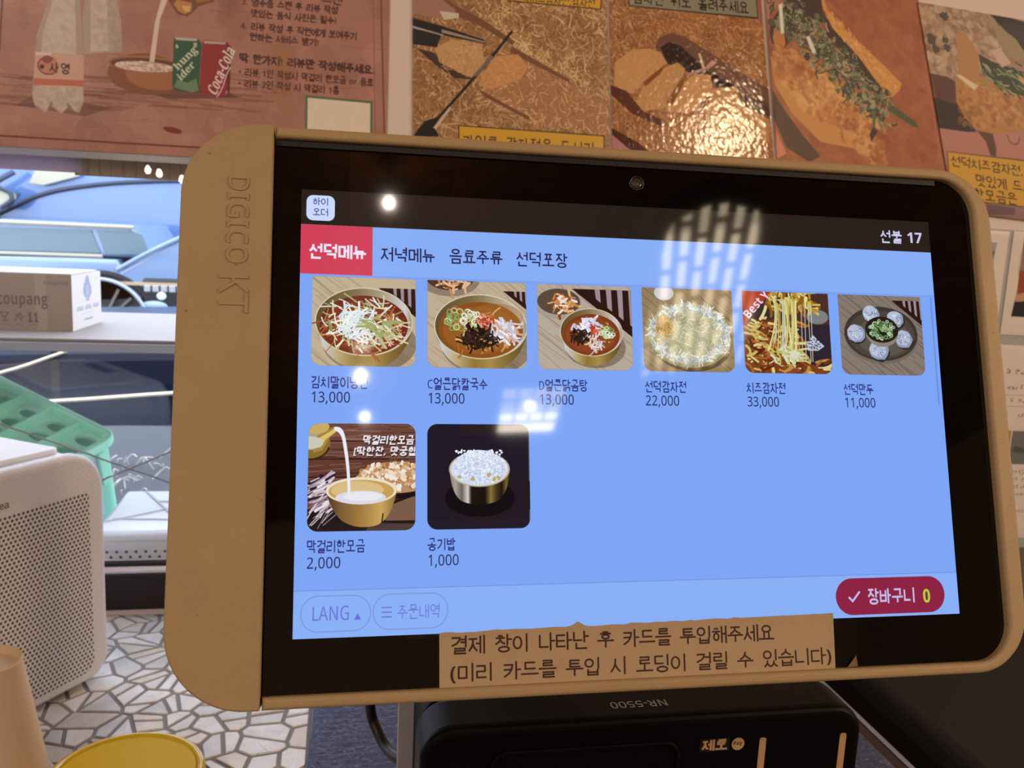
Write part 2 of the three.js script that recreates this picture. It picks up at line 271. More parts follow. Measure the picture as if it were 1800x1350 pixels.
    for (const [x, y, q] of [[72, 42, 19], [126, 52, 19], [36, 86, 20], [142, 96, 20], [84, 122, 22]]) { blob(g, x + 2, y + 4, q, '#2e2926', 0.06); blob(g, x, y, q, '#8f98b4', 0.07, 18); blob(g, x - 2, y - 2, q * 0.84, '#b3bdd4', 0.1, 16); strands(g, 16, () => inEll(x, y, q * 0.6, q * 0.6), 9, 1.4, ['#6f7893', '#dfe5f0', '#8790aa'], 0, 3, 1.5); }
    ell(g, 94, 82, 37, 32, '#8b8374'); ell(g, 94, 76, 37, 29, '#221c18'); for (let i = 0; i < 70; i++) { const [x, y] = inEll(94, 76, 29, 21); ell(g, x, y, rr(2, 4.4), rr(2, 3.6), null, rr(0, 3), pick(['#7fa26a', '#a9c79a', '#47683a', '#c9d8bc', '#5f8450']), 2); } },
  (g) => { g.fillStyle = '#6b4438'; g.fillRect(0, 0, 189, 190); for (let y = 0; y < 190; y += 32) { g.fillStyle = pick(['#6b4438', '#7a5244', '#62392e']); g.fillRect(0, y, 189, 30); g.fillStyle = '#2d1712'; g.fillRect(0, y + 30, 189, 3); } strands(g, 90, () => [rr(-20, 180), rr(0, 120)], 50, 1.6, ['rgba(45,22,16,.5)', 'rgba(170,130,115,.4)'], 0, 0.06, 0.1);
    poly(g, [[0, 190], [0, 150], [80, 150], [189, 128], [189, 190]], '#1d1416'); poly(g, [[130, 150], [189, 128], [189, 172], [135, 172]], '#7a5a48'); poly(g, [[110, 176], [189, 178], [189, 190], [100, 190]], '#4a3a38');
    ell(g, 150, 108, 66, 26, '#170f10'); ell(g, 154, 96, 68, 28, '#b38c66'); for (let i = 0; i < 260; i++) { const [x, y] = inEll(152, 94, 66, 25); blob(g, x, y, rr(2, 5.4), pick(['#d8b48c', '#f0dcc4', '#c08c5c', '#e6d4c6', '#a8703f', '#efe6de']), 0.4, 7); }
    ell(g, 0, 36, 38, 26, '#8a6a2c'); ell(g, 4, 30, 28, 17, '#a7a390'); poly(g, [[14, 22], [44, 6], [54, 10], [36, 26], [24, 48], [8, 52]], '#a8843c'); poly(g, [[18, 26], [44, 10], [50, 12], [30, 28], [20, 44]], '#dcc070'); ell(g, 4, 34, 22, 11, '#c9c8b4'); ell(g, 14, 6, 22, 12, '#c9a860'); g.strokeStyle = '#3a2410'; g.lineWidth = 3; g.beginPath(); g.ellipse(0, 38, 36, 26, 0, 0.2, 1.5); g.stroke();
    strands(g, 80, () => [rr(-8, 40), 98 + rr(0, 60)], 24, 3.4, ['#e3dce8', '#c3b4c4', '#2b1b22', '#a48f9c'], -0.5, 0.25, 0.3); strands(g, 16, () => [rr(-8, 30), rr(150, 186)], 40, 1.6, ['#d8c8cc', '#8f7a80'], -0.8, 0.3, 0.3);
    g.fillStyle = grad(g, 32, 155, [[0, '#4a3226'], [0.2, '#7d5c36'], [0.5, '#a37c40'], [0.78, '#c9a45e'], [1, '#8a6a3a']]); g.beginPath(); g.moveTo(32, 122); g.bezierCurveTo(40, 150, 52, 168, 66, 175); g.bezierCurveTo(82, 184, 104, 185, 122, 179); g.bezierCurveTo(140, 170, 149, 150, 155, 122); g.closePath(); g.fill(); g.strokeStyle = '#3a2818'; g.lineWidth = 2.4; g.beginPath(); g.moveTo(131, 160); g.lineTo(129, 176); g.stroke();
    ell(g, 93, 119, 62, 24, '#e8dcc2'); ell(g, 93, 120, 57, 20, '#c79f56'); ell(g, 86, 118, 46, 16, '#d9bc84'); ell(g, 92, 131, 44, 12, '#d9dae6'); ell(g, 96, 129, 34, 8, '#e7e8f0');
    g.fillStyle = '#e9ebf6'; g.beginPath(); g.moveTo(44, 6); g.bezierCurveTo(58, 4, 62, 12, 66, 36); g.bezierCurveTo(70, 60, 73, 84, 74, 124); g.lineTo(69, 124); g.bezierCurveTo(68, 84, 64, 60, 60, 38); g.bezierCurveTo(58, 20, 52, 14, 44, 12); g.fill();
    write(g, '막걸리한모금', 94, 23, 16, { w: 0.2, color: '#2a1a18', slant: 0.14, fit: 92 }); write(g, '막걸리한모금', 93, 21, 16, { w: 0.17, color: '#e9e2ea', slant: 0.14, fit: 92 });
    write(g, '[딱한잔, 맛궁합]', 78, 43, 16, { w: 0.2, color: '#2a1a18', slant: 0.14, fit: 118, bold: true }); write(g, '[딱한잔, 맛궁합]', 77, 41, 16, { w: 0.17, color: '#e9e2ea', slant: 0.14, fit: 118, bold: true }); },
  (g) => { g.fillStyle = '#1b1626'; g.fillRect(0, 0, 186, 190); g.fillStyle = '#241b20'; g.fillRect(60, 0, 126, 20); ell(g, 110, 130, 90, 50, '#1f171f'); ell(g, 96, 134, 64, 34, '#0e0a10'); for (let i = 0; i < 60; i++) ell(g, rr(0, 186), rr(0, 190), 0.5, 0.5, 'rgba(150,140,170,.35)');
    g.fillStyle = grad(g, 40, 151, [[0, '#8a8070'], [0.1, '#a8a098'], [0.2, '#6a6258'], [0.3, '#d8d2ca'], [0.36, '#1c140c'], [0.58, '#15100a'], [0.68, '#8a7440'], [0.76, '#4a3c20'], [0.86, '#1a140a'], [0.94, '#7a6634'], [1, '#2a2010']]); g.beginPath(); g.moveTo(40, 80); g.bezierCurveTo(42, 116, 52, 136, 66, 141); g.bezierCurveTo(84, 148, 112, 147, 128, 139); g.bezierCurveTo(142, 130, 150, 110, 151, 80); g.closePath(); g.fill();
    ell(g, 95, 82, 56, 32, '#b9ae8c'); ell(g, 95, 82, 53, 30, '#cfd6e6'); g.fillStyle = '#d3dcee'; g.beginPath(); g.moveTo(44, 84); g.bezierCurveTo(50, 56, 76, 46, 96, 47); g.bezierCurveTo(122, 48, 142, 62, 147, 84); g.bezierCurveTo(140, 112, 52, 112, 44, 84); g.fill(); for (let i = 0; i < 620; i++) { const [x, y] = inEll(95, 79, 49, 30); ell(g, x, y, rr(1.6, 3.4), rr(0.9, 1.5), pick(['#e7eefa', '#c3d0ea', '#d6e0f4', '#b4c2e0', '#eef3fc']), rr(0, 3)); } for (let i = 0; i < 40; i++) ell(g, 52 + rr(0, 88), 60 - 12 * Math.sin(rr(0, 3.1)), 2.6, 1.6, '#e7eefa', rr(0, 3)); for (const [x, y] of [[58, 96], [82, 100], [112, 92], [130, 98], [122, 100]]) blob(g, x, y, 4, '#b5aa72', 0.4); },
];
function screenTexture() {
  const [c, g] = canvas(2048, 1280); g.scale(1.6, 1.6);
  const BG = '#7ca5f5', BAR = '#86adf6', INK = '#262a72', INK2 = '#1e2050';
  g.fillStyle = '#261d18'; g.fillRect(0, 0, 1280, 66);
  g.fillStyle = BG; g.fillRect(0, 66, 1280, 734); g.fillStyle = BAR; g.fillRect(0, 66, 1280, 92); g.fillStyle = '#7a9ff0'; g.fillRect(0, 158, 1280, 2.5);
  g.fillStyle = '#c7d9ff'; g.beginPath(); g.roundRect(9, 10, 51, 48, 12); g.fill();
  write(g, '하이', 20, 14, 15, { w: 0.09, color: '#23306a' }); write(g, '오더', 20, 34, 15, { w: 0.09, color: '#23306a' });
  g.fillStyle = '#cf3f58'; g.fillRect(0, 66, 129, 92);
  write(g, '선덕메뉴', 14, 101, 28, { w: 0.15, color: '#eee6f6', fit: 105 });
  write(g, '저녁메뉴', 143, 102, 28, { w: 0.1, color: INK2, fit: 102 }); write(g, '음료주류', 270, 101, 28, { w: 0.1, color: INK2, fit: 103 }); write(g, '선덕포장', 397, 101, 28, { w: 0.1, color: INK2, fit: 102 });
  write(g, '선불', 1165, 22, 27, { w: 0.13, color: '#c9ccf2', fit: 52 }); write(g, '17', 1227, 22, 27, { color: '#c9ccf2', bold: true, latin: 1.14, fit: 36 });
  const it = [['김치말이냉면', '13,000'], ['C얼큰닭칼국수', '13,000'], ['D얼큰닭곰탕', '13,000'], ['선덕감자전', '22,000'], ['치즈감자전', '33,000'], ['선덕만두', '11,000'], ['막걸리한모금', '2,000'], ['공기밥', '1,000']];
  const NW = [102, 112, 95, 85, 84, 67, 101, 51], PW = [70, 69, 68, 69, 68, 69, 59, 57];
  it.forEach(([n, p], i) => {
    const x = i < 6 ? 22.5 + i * 207.6 : 20.5 + (i - 6) * 209.5, y = i < 6 ? 162 : 430, h = i < 6 ? 164 : 189, w = i < 6 ? 186 : 188;
    g.save(); g.beginPath(); if (i < 6) g.roundRect(x, y, w, h, [0, 0, 18, 18]); else g.roundRect(x, y, w, h, 18); g.clip(); g.translate(x, y); if (i < 6) g.scale(1, 164 / 176); g.fillStyle = '#555'; g.fillRect(0, 0, w, 200); DISH[i](g); g.restore();
    write(g, n, x - 0.5, y + h + (i < 6 ? 19 : 15), 22, { w: 0.104, color: INK, fit: NW[i] });
    write(g, p, x, y + h + (i < 6 ? 43 : 40), 24, { color: INK2, latin: 1.16, base: 0.98, fit: PW[i] });
  });
  g.fillStyle = 'rgba(70,90,190,.35)'; g.fillRect(1270, 162, 3, 224);
  g.fillStyle = '#88aff6'; g.fillRect(0, 720, 1280, 80); g.fillStyle = '#7690dd'; g.fillRect(0, 719, 1280, 1.6);
  g.strokeStyle = '#7f8fe0'; g.lineWidth = 1.7; for (const [x, w] of [[13, 118], [136, 130]]) { g.beginPath(); g.roundRect(x, 729.5, w, 60, 29); g.stroke(); }
  write(g, 'LANG', 30, 744, 26, { color: '#6a74d8', latin: 1.28, base: 1.02, fit: 66 }); poly(g, [[103, 771], [115, 771], [109, 760]], '#6a6cd6');
  g.fillStyle = '#6a74d8'; for (const y of [752, 760, 768]) g.fillRect(150, y - 1, 18, 2.2);
  write(g, '주문내역', 177, 748, 25, { w: 0.075, color: '#6a74d8', fit: 76 });
  g.fillStyle = '#8c1f42'; g.beginPath(); g.roundRect(1016, 726, 234, 69, 34.5); g.fill();
  g.strokeStyle = '#b9bdf0'; g.lineWidth = 4; g.beginPath(); g.moveTo(1043, 761); g.lineTo(1051, 769); g.lineTo(1067, 751); g.stroke();
  write(g, '장바구니', 1082, 746, 30, { w: 0.13, color: '#c3bde8', fit: 104 }); write(g, '0', 1202, 746, 30, { color: '#a9d23a', bold: true, latin: 1.2, base: 1.03, fit: 17 });
  return ctex(c);
}
// ------------------------------------------------------------------ the room
const X0 = -2.6, X1 = 3.2, Z1 = 4.6, T = 0.1;
const woodTex = (() => { const [c, g] = canvas(512, 512); g.fillStyle = '#96683f'; g.fillRect(0, 0, 512, 512); for (let i = 0; i < 900; i++) strand(g, rr(-80, 512), rr(0, 512), rr(80, 300), rr(-0.03, 0.03), rr(0.6, 2.2), pick(['rgba(60,32,16,.28)', 'rgba(170,120,80,.25)', 'rgba(90,52,28,.3)']), 0.05); const t = ctex(c); t.wrapS = t.wrapT = THREE.RepeatWrapping; return t; })();
const plaster = noiseTex(128, (x, y) => 0.5 + 0.5 * (fbm(x * 40, y * 40, 3) - 0.5));
const wallMat = mat(pc(206, 176, 160), 0.75, { bumpMap: plaster, bumpScale: 0.0004 });
const greyWall = mat('#b9b4ab', 0.8);
const WX0 = -2.2, WX1 = 0.02, WY0 = 0.797, WY1 = 1.236;
struct('wall_back', [boxc(X0 - T, 0, WALL - 0.045, X1 + T, WY0, WALL), boxc(X0 - T, WY1, WALL - 0.045, X1 + T, CEIL, WALL), boxc(X0 - T, WY0, WALL - 0.045, WX0, WY1, WALL), boxc(WX1, WY0, WALL - 0.045, X1 + T, WY1, WALL)], wallMat);
const warmWall = mat('#b59c84', 0.8);
struct('wall_left', boxc(X0 - T, 0, WALL, X0, CEIL, Z1), warmWall);
struct('wall_right', boxc(X1, 0, WALL, X1 + T, CEIL, Z1), warmWall);
struct('wall_front', boxc(X0 - T, 0, Z1, X1 + T, CEIL, Z1 + T), warmWall);
struct('floor', boxc(X0 - T, -0.1, WALL, X1 + T, 0, Z1 + T), mat('#4b3a30', 0.6));
const ceiling = struct('ceiling', boxc(X0 - T, CEIL + 0.02, WALL - 0.05, X1 + T, CEIL + 0.12, Z1 + T), mat('#241509', 0.9));
{ const m = [mat('#d3b08e', 0.55, { map: woodTex }), mat('#dfbf9e', 0.55, { map: woodTex }), mat('#c8a482', 0.55, { map: woodTex })];
  const g = boxc(-0.1445, 0, 0, 0.1445, 0.02, Z1 - WALL, 0.004, 1); for (let i = 0; i < 20; i++) { const o = part('plank', g, m[i % 3], ceiling); o.position.set(X0 + 0.145 + i * 0.29, CEIL, WALL); } }

// the window: glass, black gasket, silver lip, dark wooden sill board
const win = new THREE.Group(); win.name = 'window_1'; win.userData.kind = 'structure'; scene.add(win);
const glassMat = mat('#ffffff', 0.0, { transmission: 1, thickness: 0, ior: 1.5 });
const darkWood = mat('#3a241a', 0.5, { map: woodTex });
part('pane', boxc(WX0, WY0, -0.993, WX1, WY1, -0.988), glassMat, win);
part('gasket', boxc(WX0, WY0 - 0.0005, -0.987, WX1, WY0 + 0.0035, -0.978), mat('#0b0c10', 0.5), win);
part('silver_lip', boxc(WX0, WY0 - 0.0032, -0.982, WX1, WY0 - 0.0008, -0.9655, 0.0008), mat('#c9ced6', 0.35, { metalness: 0.3 }), win);
part('sill_board', boxc(WX0, 0.7535, -0.967, WX1, WY0 - 0.0034, -0.9635, 0.0015), darkWood, win);
part('top_rail', boxc(WX0, WY1 - 0.003, -1.0, WX1, WY1, -0.967), mat('#8d8f96', 0.3), win);
part('window_film', boxc(-0.62, 1.209, -0.9875, -0.2585, WY1 - 0.003, -0.987), mat('#b9adb8', 0.6, { transmission: 0.55, thickness: 0 }), win, 'mauve frosted film strip across the top of the glass');

// ------------------------------------------------------------------ lamps of the room (behind and above the camera; most show in the glass, three are added for fill)
const TX = new THREE.Vector3(1, 0, 0), TY = new THREE.Vector3(0, 0.95165344, -0.30717378), TN = new THREE.Vector3(0, 0.30717378, 0.95165344), TO = new THREE.Vector3(0.09579914, 1.11562036, -0.2716512);
const K = LAMP_POWER, warm = lin(...LAMP_TINT);
const lampMetal = mat('#2b2420', 0.4, { metalness: 0.6 });
const glow = (k, tint = LAMP_TINT) => new THREE.MeshStandardMaterial({ color: '#fff1dc', emissive: lin(...tint), emissiveIntensity: k });
const BULB = new THREE.LatheGeometry([[0.0001, -0.03], [0.013, -0.027], [0.0215, -0.015], [0.0235, 0], [0.019, 0.016], [0.012, 0.03], [0.009, 0.038]].map((p) => new THREE.Vector2(...p)), 24);
function pendant(label, x, y, z, power, s = 1, group, bright = 60, soft = 1, tint = LAMP_TINT) {
  const t = thing('pendant_lamp', label, 'lamp', [x, y, z], 0, group);
  const b = part('bulb', BULB, glow(bright, tint), t); b.scale.setScalar(s); b.castShadow = false;
  part('socket', cyl(0.011 * s, 0.013 * s, 0.035 * s, 0, 0.055 * s, 0, 20), lampMetal, t);
  part('cord', cyl(0.002, 0.002, CEIL - y - 0.07 * s, 0, 0.07 * s + (CEIL - y - 0.07 * s) / 2, 0, 8), lampMetal, t);
  const l = new THREE.PointLight(lin(...tint), power * K); l.castShadow = true; l.shadow.radius = soft; t.add(l);
  return t;
}
const SMALL = 'teardrop bulbs under the ceiling';
pendant('teardrop bulb on a short cord, nearest to the tablet', 0.115, 2.44, 1.37, 0.2, 0.45, undefined, 30, 0.2);
pendant('teardrop bulb, nearer of two bulbs in line behind the camera', 0.07, 2.46, 2.18, 0.1, 0.6, undefined, 6, 0.2);
pendant('teardrop bulb, farther of two bulbs in line behind the camera', 0.07, 2.46, 2.42, 0.3, 0.62, undefined, 60, 0.3);
pendant('small teardrop bulb far down the room over the aisle', 0.095, 2.46, 2.78, 0.15, 0.4, undefined, 30, 0.2);
pendant('small teardrop bulb beside the square grille light', 0.74, 2.46, 2.66, 0.15, 0.4, undefined, 30, 0.2);
pendant('bulb hanging low over the right corner of the table', 0.971, 1.427, 0.35, 0.35, 2.0, undefined, 46, 0.9, [1, 0.7, 0.42]);
pendant('added unseen fill bulb over the left side of the room near the window wall', -1.0, 2.0, 0.6, 2.0, 1.2, undefined, 40, 1.5);  // added fill lamp, no known source; lifts walls, ceiling and table
pendant('added unseen fill bulb far right near the side wall', 2.6, 1.9, 0.6, 3.2, 1.2, undefined, 40, 1.5);  // added fill from the right, placed where the tablet cannot mirror it
pendant('added unseen fill bulb in the left rear of the room', -1.5, 1.9, 2.4, 2.4, 1.2, undefined, 40, 1.5);  // added fill for the rear of the room, source unseen
for (const [x, y, n] of [[-0.985, 1.40, 'left'], [-0.93, 1.385, 'right']]) pendant(`low teardrop bulb, ${n} one of the close pair at the back of the room`, x, y, 3.0, 0.2, 0.6, 'low bulbs at the back of the room', 40, 0.4);
pendant('low teardrop bulb hanging alone beside the close pair', -0.82, 1.36, 3.0, 0.2, 0.6, 'low bulbs at the back of the room', 40, 0.4);
{ // bullet-shaped lattice ceiling light
  const t = thing('lattice_ceiling_light', 'bullet-shaped ceiling light behind a wooden slat lattice', 'lamp', [1.045, CEIL - 0.002, 1.40], 0.29);
  const L = 1.2, half = (z) => z < 0.14 ? 0.03 + 0.12 * Math.sqrt(Math.max(0, 1 - ((0.14 - z) / 0.14) ** 2)) : 0.15 + (z - 0.14) * 0.09;
  const out = []; for (let i = 0; i <= 20; i++) out.push([half(i / 20 * L), i / 20 * L]); for (let i = 20; i >= 0; i--) out.push([-half(i / 20 * L), i / 20 * L]);
  part('diffuser', extr(shapeOf(out.map(([x, z]) => [x, -z])), 0.006).rotateX(-Math.PI / 2).translate(0, -0.03, 0), glow(7, [1, 0.82, 0.55]), t);
  const wood = mat('#5a3517', 0.5, { map: woodTex });
  for (let i = -4; i <= 4; i++) { const x = i * 0.052; let z0 = 0; while (half(z0) < Math.abs(x) + 0.008 && z0 < L) z0 += 0.01; if (z0 < L - 0.05) part('slat', boxc(x - 0.011, -0.06, z0, x + 0.011, -0.036, L, 0.002), wood, t); }
  for (let i = 0; i < 6; i++) for (let k = -4; k < 4; k++) { const z = 0.13 + i * 0.19 + (k & 1) * 0.07, x = k * 0.052 + 0.026; if (z < L && half(z) > Math.abs(x) + 0.03) part('cross_bar', boxc(x - 0.015, -0.052, z - 0.008, x + 0.015, -0.04, z + 0.008), wood, t); }
  const fr = []; for (let i = 0; i < out.length; i++) { const a = out[i], b = out[(i + 1) % out.length], dx = b[0] - a[0], dz = b[1] - a[1], l = Math.hypot(dx, dz); if (l > 1e-4) fr.push(box(0.02, 0.075, l + 0.015, 0, -0.0375, 0).rotateY(Math.atan2(dx, dz)).translate((a[0] + b[0]) / 2, 0, (a[1] + b[1]) / 2)); }
  part('frame', fr, wood, t);
  const l = new THREE.RectAreaLight(lin(1, 0.82, 0.55), 6.0 * K, 0.3, 0.9); l.position.set(0, -0.031, 0.65); l.rotation.x = -Math.PI / 2; t.add(l);
}
{ // square lit panel with a grille
  const t = thing('grille_ceiling_light', 'square bright ceiling light behind a thin metal grille', 'lamp', [0.80, CEIL - 0.002, 2.93], 0.1);
  part('housing', [boxc(-0.14, -0.05, -0.26, 0.14, -0.001, -0.25), boxc(-0.14, -0.05, 0.25, 0.14, -0.001, 0.26), boxc(-0.14, -0.05, -0.25, -0.13, -0.001, 0.25), boxc(0.13, -0.05, -0.25, 0.14, -0.001, 0.25)], lampMetal, t);
  part('diffuser', boxc(-0.13, -0.03, 0.0, 0.13, -0.025, 0.25), glow(18, [1, 0.86, 0.72]), t); part('dim_diffuser', boxc(-0.13, -0.03, -0.25, 0.13, -0.025, 0.0), glow(5, [1, 0.84, 0.7]), t);
  for (let i = 1; i < 4; i++) part('grille_bar', boxc(-0.13 + i * 0.065 - 0.004, -0.045, -0.25, -0.13 + i * 0.065 + 0.004, -0.037, 0.12), lampMetal, t); for (const z of [-0.12, 0.0, 0.11]) part('grille_bar', boxc(-0.13, -0.045, z - 0.004, 0.13, -0.037, z + 0.004), lampMetal, t);
  const l = new THREE.RectAreaLight(lin(1, 0.86, 0.72), 5 * K, 0.24, 0.24); l.position.set(0, -0.034, 0.125); l.rotation.x = -Math.PI / 2; t.add(l);
}
// ------------------------------------------------------------------ printed sheets on the wall
function sheet(name, label, category, q, tex, m, z, group, amp = 0) {   // q: wall x, y of the corners TL, TR, BR, BL
  const nx = 24, ny = 16, pos = [], uv = [], idx = [], th = 0.0012, W = (u, v) => [0, 1].map((k) => (1 - v) * ((1 - u) * q[0][k] + u * q[1][k]) + v * ((1 - u) * q[3][k] + u * q[2][k]));
  const lay = (dz) => { const b = pos.length / 3; for (let j = 0; j <= ny; j++) for (let i = 0; i <= nx; i++) { const [x, y] = W(i / nx, j / ny); pos.push(x, y, z + dz + amp * (fbm(i * 0.31 + q[0][0] * 9, j * 0.37, 2) - 0.3) * 4 * (j / ny) * (1 - Math.abs(i / nx * 2 - 1) ** 4)); uv.push(i / nx, 1 - j / ny); } return b; };
  const a = lay(th), b = lay(0), at = (s, i, j) => s + j * (nx + 1) + i;
  for (let j = 0; j < ny; j++) for (let i = 0; i < nx; i++) { idx.push(at(a, i, j), at(a, i, j + 1), at(a, i + 1, j), at(a, i + 1, j), at(a, i, j + 1), at(a, i + 1, j + 1)); idx.push(at(b, i, j), at(b, i + 1, j), at(b, i, j + 1), at(b, i + 1, j), at(b, i + 1, j + 1), at(b, i, j + 1)); }
  for (let i = 0; i < nx; i++) for (const [j, f] of [[0, 0], [ny, 1]]) { const p = [at(a, i, j), at(a, i + 1, j), at(b, i, j), at(b, i + 1, j)]; f ? idx.push(p[0], p[2], p[1], p[1], p[2], p[3]) : idx.push(p[0], p[1], p[2], p[1], p[3], p[2]); }
  for (let j = 0; j < ny; j++) for (const [i, f] of [[0, 0], [nx, 1]]) { const p = [at(a, i, j), at(a, i, j + 1), at(b, i, j), at(b, i, j + 1)]; f ? idx.push(p[0], p[1], p[2], p[1], p[3], p[2]) : idx.push(p[0], p[2], p[1], p[1], p[2], p[3]); }
  const g = new THREE.BufferGeometry(); g.setAttribute('position', new THREE.Float32BufferAttribute(pos, 3)); g.setAttribute('uv', new THREE.Float32BufferAttribute(uv, 2)); g.setIndex(idx); g.computeVertexNormals();
  const o = new THREE.Mesh(g, m ?? mat('#fff', 0.42, { map: tex })); o.name = numbered(name); o.receiveShadow = o.castShadow = true; scene.add(o);
  return tag(o, label, category, group);
}
const wp = (px, py) => { const p = P(px, py, { z: WALL }); return [p.x, p.y]; };
// a canvas for a sheet with the corners q, and where a measured spot of the wall falls on it
function print(q, w, h) {
  const [c, g] = canvas(w, h), W = (u, v) => [0, 1].map((k) => (1 - v) * ((1 - u) * q[0][k] + u * q[1][k]) + v * ((1 - u) * q[3][k] + u * q[2][k]));
  const at = (px, py) => { const t = wp(px, py); let u = 0.5, v = 0.5; for (let i = 0; i < 8; i++) { const f = W(u, v), a = W(u + 1e-4, v), b = W(u, v + 1e-4), J = [(a[0] - f[0]) / 1e-4, (b[0] - f[0]) / 1e-4, (a[1] - f[1]) / 1e-4, (b[1] - f[1]) / 1e-4], e = [t[0] - f[0], t[1] - f[1]], D = J[0] * J[3] - J[1] * J[2]; u += (J[3] * e[0] - J[1] * e[1]) / D; v += (-J[2] * e[0] + J[0] * e[1]) / D; } return [u * w, v * h]; };
  const pp = (pts, fill) => poly(g, pts.map((p) => at(...p)), fill);
  // drawing frame: origin, end of the x side (n units long), end of the y side (m units long)
  const frame = (o, x, n, y, m, fn) => { const [a, b, d] = [at(...o), at(...x), at(...y)]; g.save(); g.setTransform((b[0] - a[0]) / n, (b[1] - a[1]) / n, (d[0] - a[0]) / m, (d[1] - a[1]) / m, a[0], a[1]); fn(g); g.restore(); };
  return { c, g, at, pp, frame };
}
function mottle(g, w, h, n, cols, r) { for (let i = 0; i < n; i++) { const x = rr(0, w), y = rr(0, h), q = rr(r * 0.3, r); g.globalAlpha = rr(0.05, 0.2); blob(g, x, y, q, pick(cols), 0.4, 9); } g.globalAlpha = 1; }

{ // 1: the review poster, left
  const q = [[-0.80, 1.62], [0.043, 1.62], [0.043, 1.2295], [-0.80, 1.2295]], { c, g, at, pp, frame } = print(q, 2040, 944), k = 1.3;
  g.fillStyle = pc(158, 104, 86); g.fillRect(0, 0, 2040, 944);
  mottle(g, 2040, 944, 1500, [pc(188, 132, 112), pc(120, 72, 56), pc(172, 118, 98), pc(142, 88, 70)], 46);
  for (let i = 0; i < 900; i++) strand(g, rr(0, 2040), rr(0, 944), rr(20, 110), rr(-0.1, 0.1), rr(0.6, 1.6), pick(['rgba(60,25,18,.16)', 'rgba(255,220,200,.12)']), 0.2);
  const line = (a, b, w, col) => { const [x0, y0] = at(...a), [x1, y1] = at(...b); g.strokeStyle = col; g.lineWidth = w; g.beginPath(); g.moveTo(x0, y0); g.lineTo(x1, y1); g.stroke(); };
  const dk = pc(96, 40, 34); line([-30, 237], [690, 280], 4, dk); line([668, -60], [676, 260], 4, pc(112, 60, 50)); line([655, -60], [660, 260], 1.5, pc(120, 66, 54)); line([9, -60], [0, 90], 4, dk);
  for (let i = 0; i < 90; i++) { const y = rr(128, 190), [x, Y] = at(rr(-20, 400), y); strand(g, x, Y, rr(40, 160), rr(-0.03, 0.05), rr(1, 5), 'rgba(80,36,26,.25)', 0.05); }
  pp([[30, 185], [150, 205], [200, 190], [60, 165]], 'rgba(70,34,26,.35)'); pp([[200, 150], [300, 175], [420, 172], [380, 150]], 'rgba(60,28,20,.5)');
  // two bottles
  const bw = pc(186, 158, 140), bs = pc(160, 132, 114);
  pp([[150, -60], [196, -58], [206, 0], [214, 40], [216, 92], [148, 96], [146, 30], [150, 0]], bs); pp([[160, -60], [186, -58], [192, 90], [160, 92]], bw);
  pp([[95, -70], [138, -70], [142, 0], [146, 60], [147, 100], [148, 180], [140, 199], [118, 190], [108, 200], [92, 188], [80, 198], [62, 186], [57, 168], [62, 110], [66, 60], [84, 10]], bs);
  pp([[98, -70], [130, -70], [134, 50], [136, 150], [134, 182], [112, 186], [92, 182], [72, 180], [72, 110], [76, 60], [92, 10]], bw);
  pp([[63, 92], [148, 97], [148, 150], [60, 150]], pc(188, 140, 118)); pp([[61, 138], [148, 142], [148, 152], [60, 150]], pc(176, 84, 62));
  frame([84, 116], [104, 117], 20, [84, 136], 20, (h) => { ell(h, 2, 0, 19, 16, pc(182, 110, 84)); h.strokeStyle = pc(120, 40, 36); h.lineWidth = 2.4; h.beginPath(); h.ellipse(2, 0, 18, 15, 0, 0.6, 5.2); h.stroke(); ell(h, 0, -11, 9, 7, pc(130, 52, 44)); ell(h, -9, 2, 4, 4, '#2a1412'); });
  frame([86, 109], [130, 113], 44, [86, 130], 20, (h) => write(h, '사영', 0, 0, 18, { w: 0.13, color: '#2c1614', adv: 1.1 }));
  pp([[64, 152], [147, 154], [147, 178], [134, 197], [124, 186], [110, 199], [96, 186], [82, 196], [62, 182], [58, 166]], pc(176, 148, 128)); pp([[90, 180], [94, 180], [90, 196], [84, 194]], pc(120, 92, 76)); pp([[118, 182], [122, 182], [130, 196], [122, 196]], pc(120, 92, 76));
  for (let i = 0; i < 260; i++) { const [x, y] = at(rr(70, 134), rr(-20, 90)); g.globalAlpha = 0.12; blob(g, x, y, rr(2, 9), pick([pc(206, 180, 164), pc(150, 122, 104), pc(176, 146, 128)]), 0.5, 7); const q = at(rr(70, 140), rr(154, 184)); blob(g, q[0], q[1], rr(2, 8), pick([pc(196, 172, 154), pc(150, 122, 104)]), 0.5, 7); const r = at(rr(162, 206), rr(-20, 88)); blob(g, r[0], r[1], rr(2, 9), pick([pc(190, 166, 148), pc(140, 116, 100)]), 0.5, 7); } g.globalAlpha = 1; pp([[63, 92], [92, 94], [90, 98], [63, 97]], pc(206, 176, 156));
  // bowl, stream, kettle spout
  { const b = at(258, 120); ell(g, b[0], b[1] + 22 * k / 2, 66 * k, 36 * k, pc(122, 66, 38)); ell(g, b[0] + 20, b[1] + 10 * k, 52 * k, 28 * k, pc(150, 88, 52)); ell(g, b[0], b[1] - 6 * k, 66 * k, 15 * k, pc(150, 92, 58)); ell(g, b[0], b[1] - 5 * k, 61 * k, 12 * k, pc(90, 48, 30)); ell(g, b[0] - 2 * k, b[1] - 2 * k, 52 * k, 9 * k, pc(196, 162, 140)); for (let i = 0; i < 120; i++) { const [x, y] = inEll(b[0] - 2 * k, b[1] - 2 * k, 50 * k, 8 * k); ell(g, x, y, rr(2, 6), rr(1, 3), pick([pc(210, 180, 160), pc(170, 134, 112)])); } }
  pp([[285, -4], [296, -2], [282, 34], [272, 110], [263, 110], [273, 40], [280, 14]], pc(206, 174, 150)); 
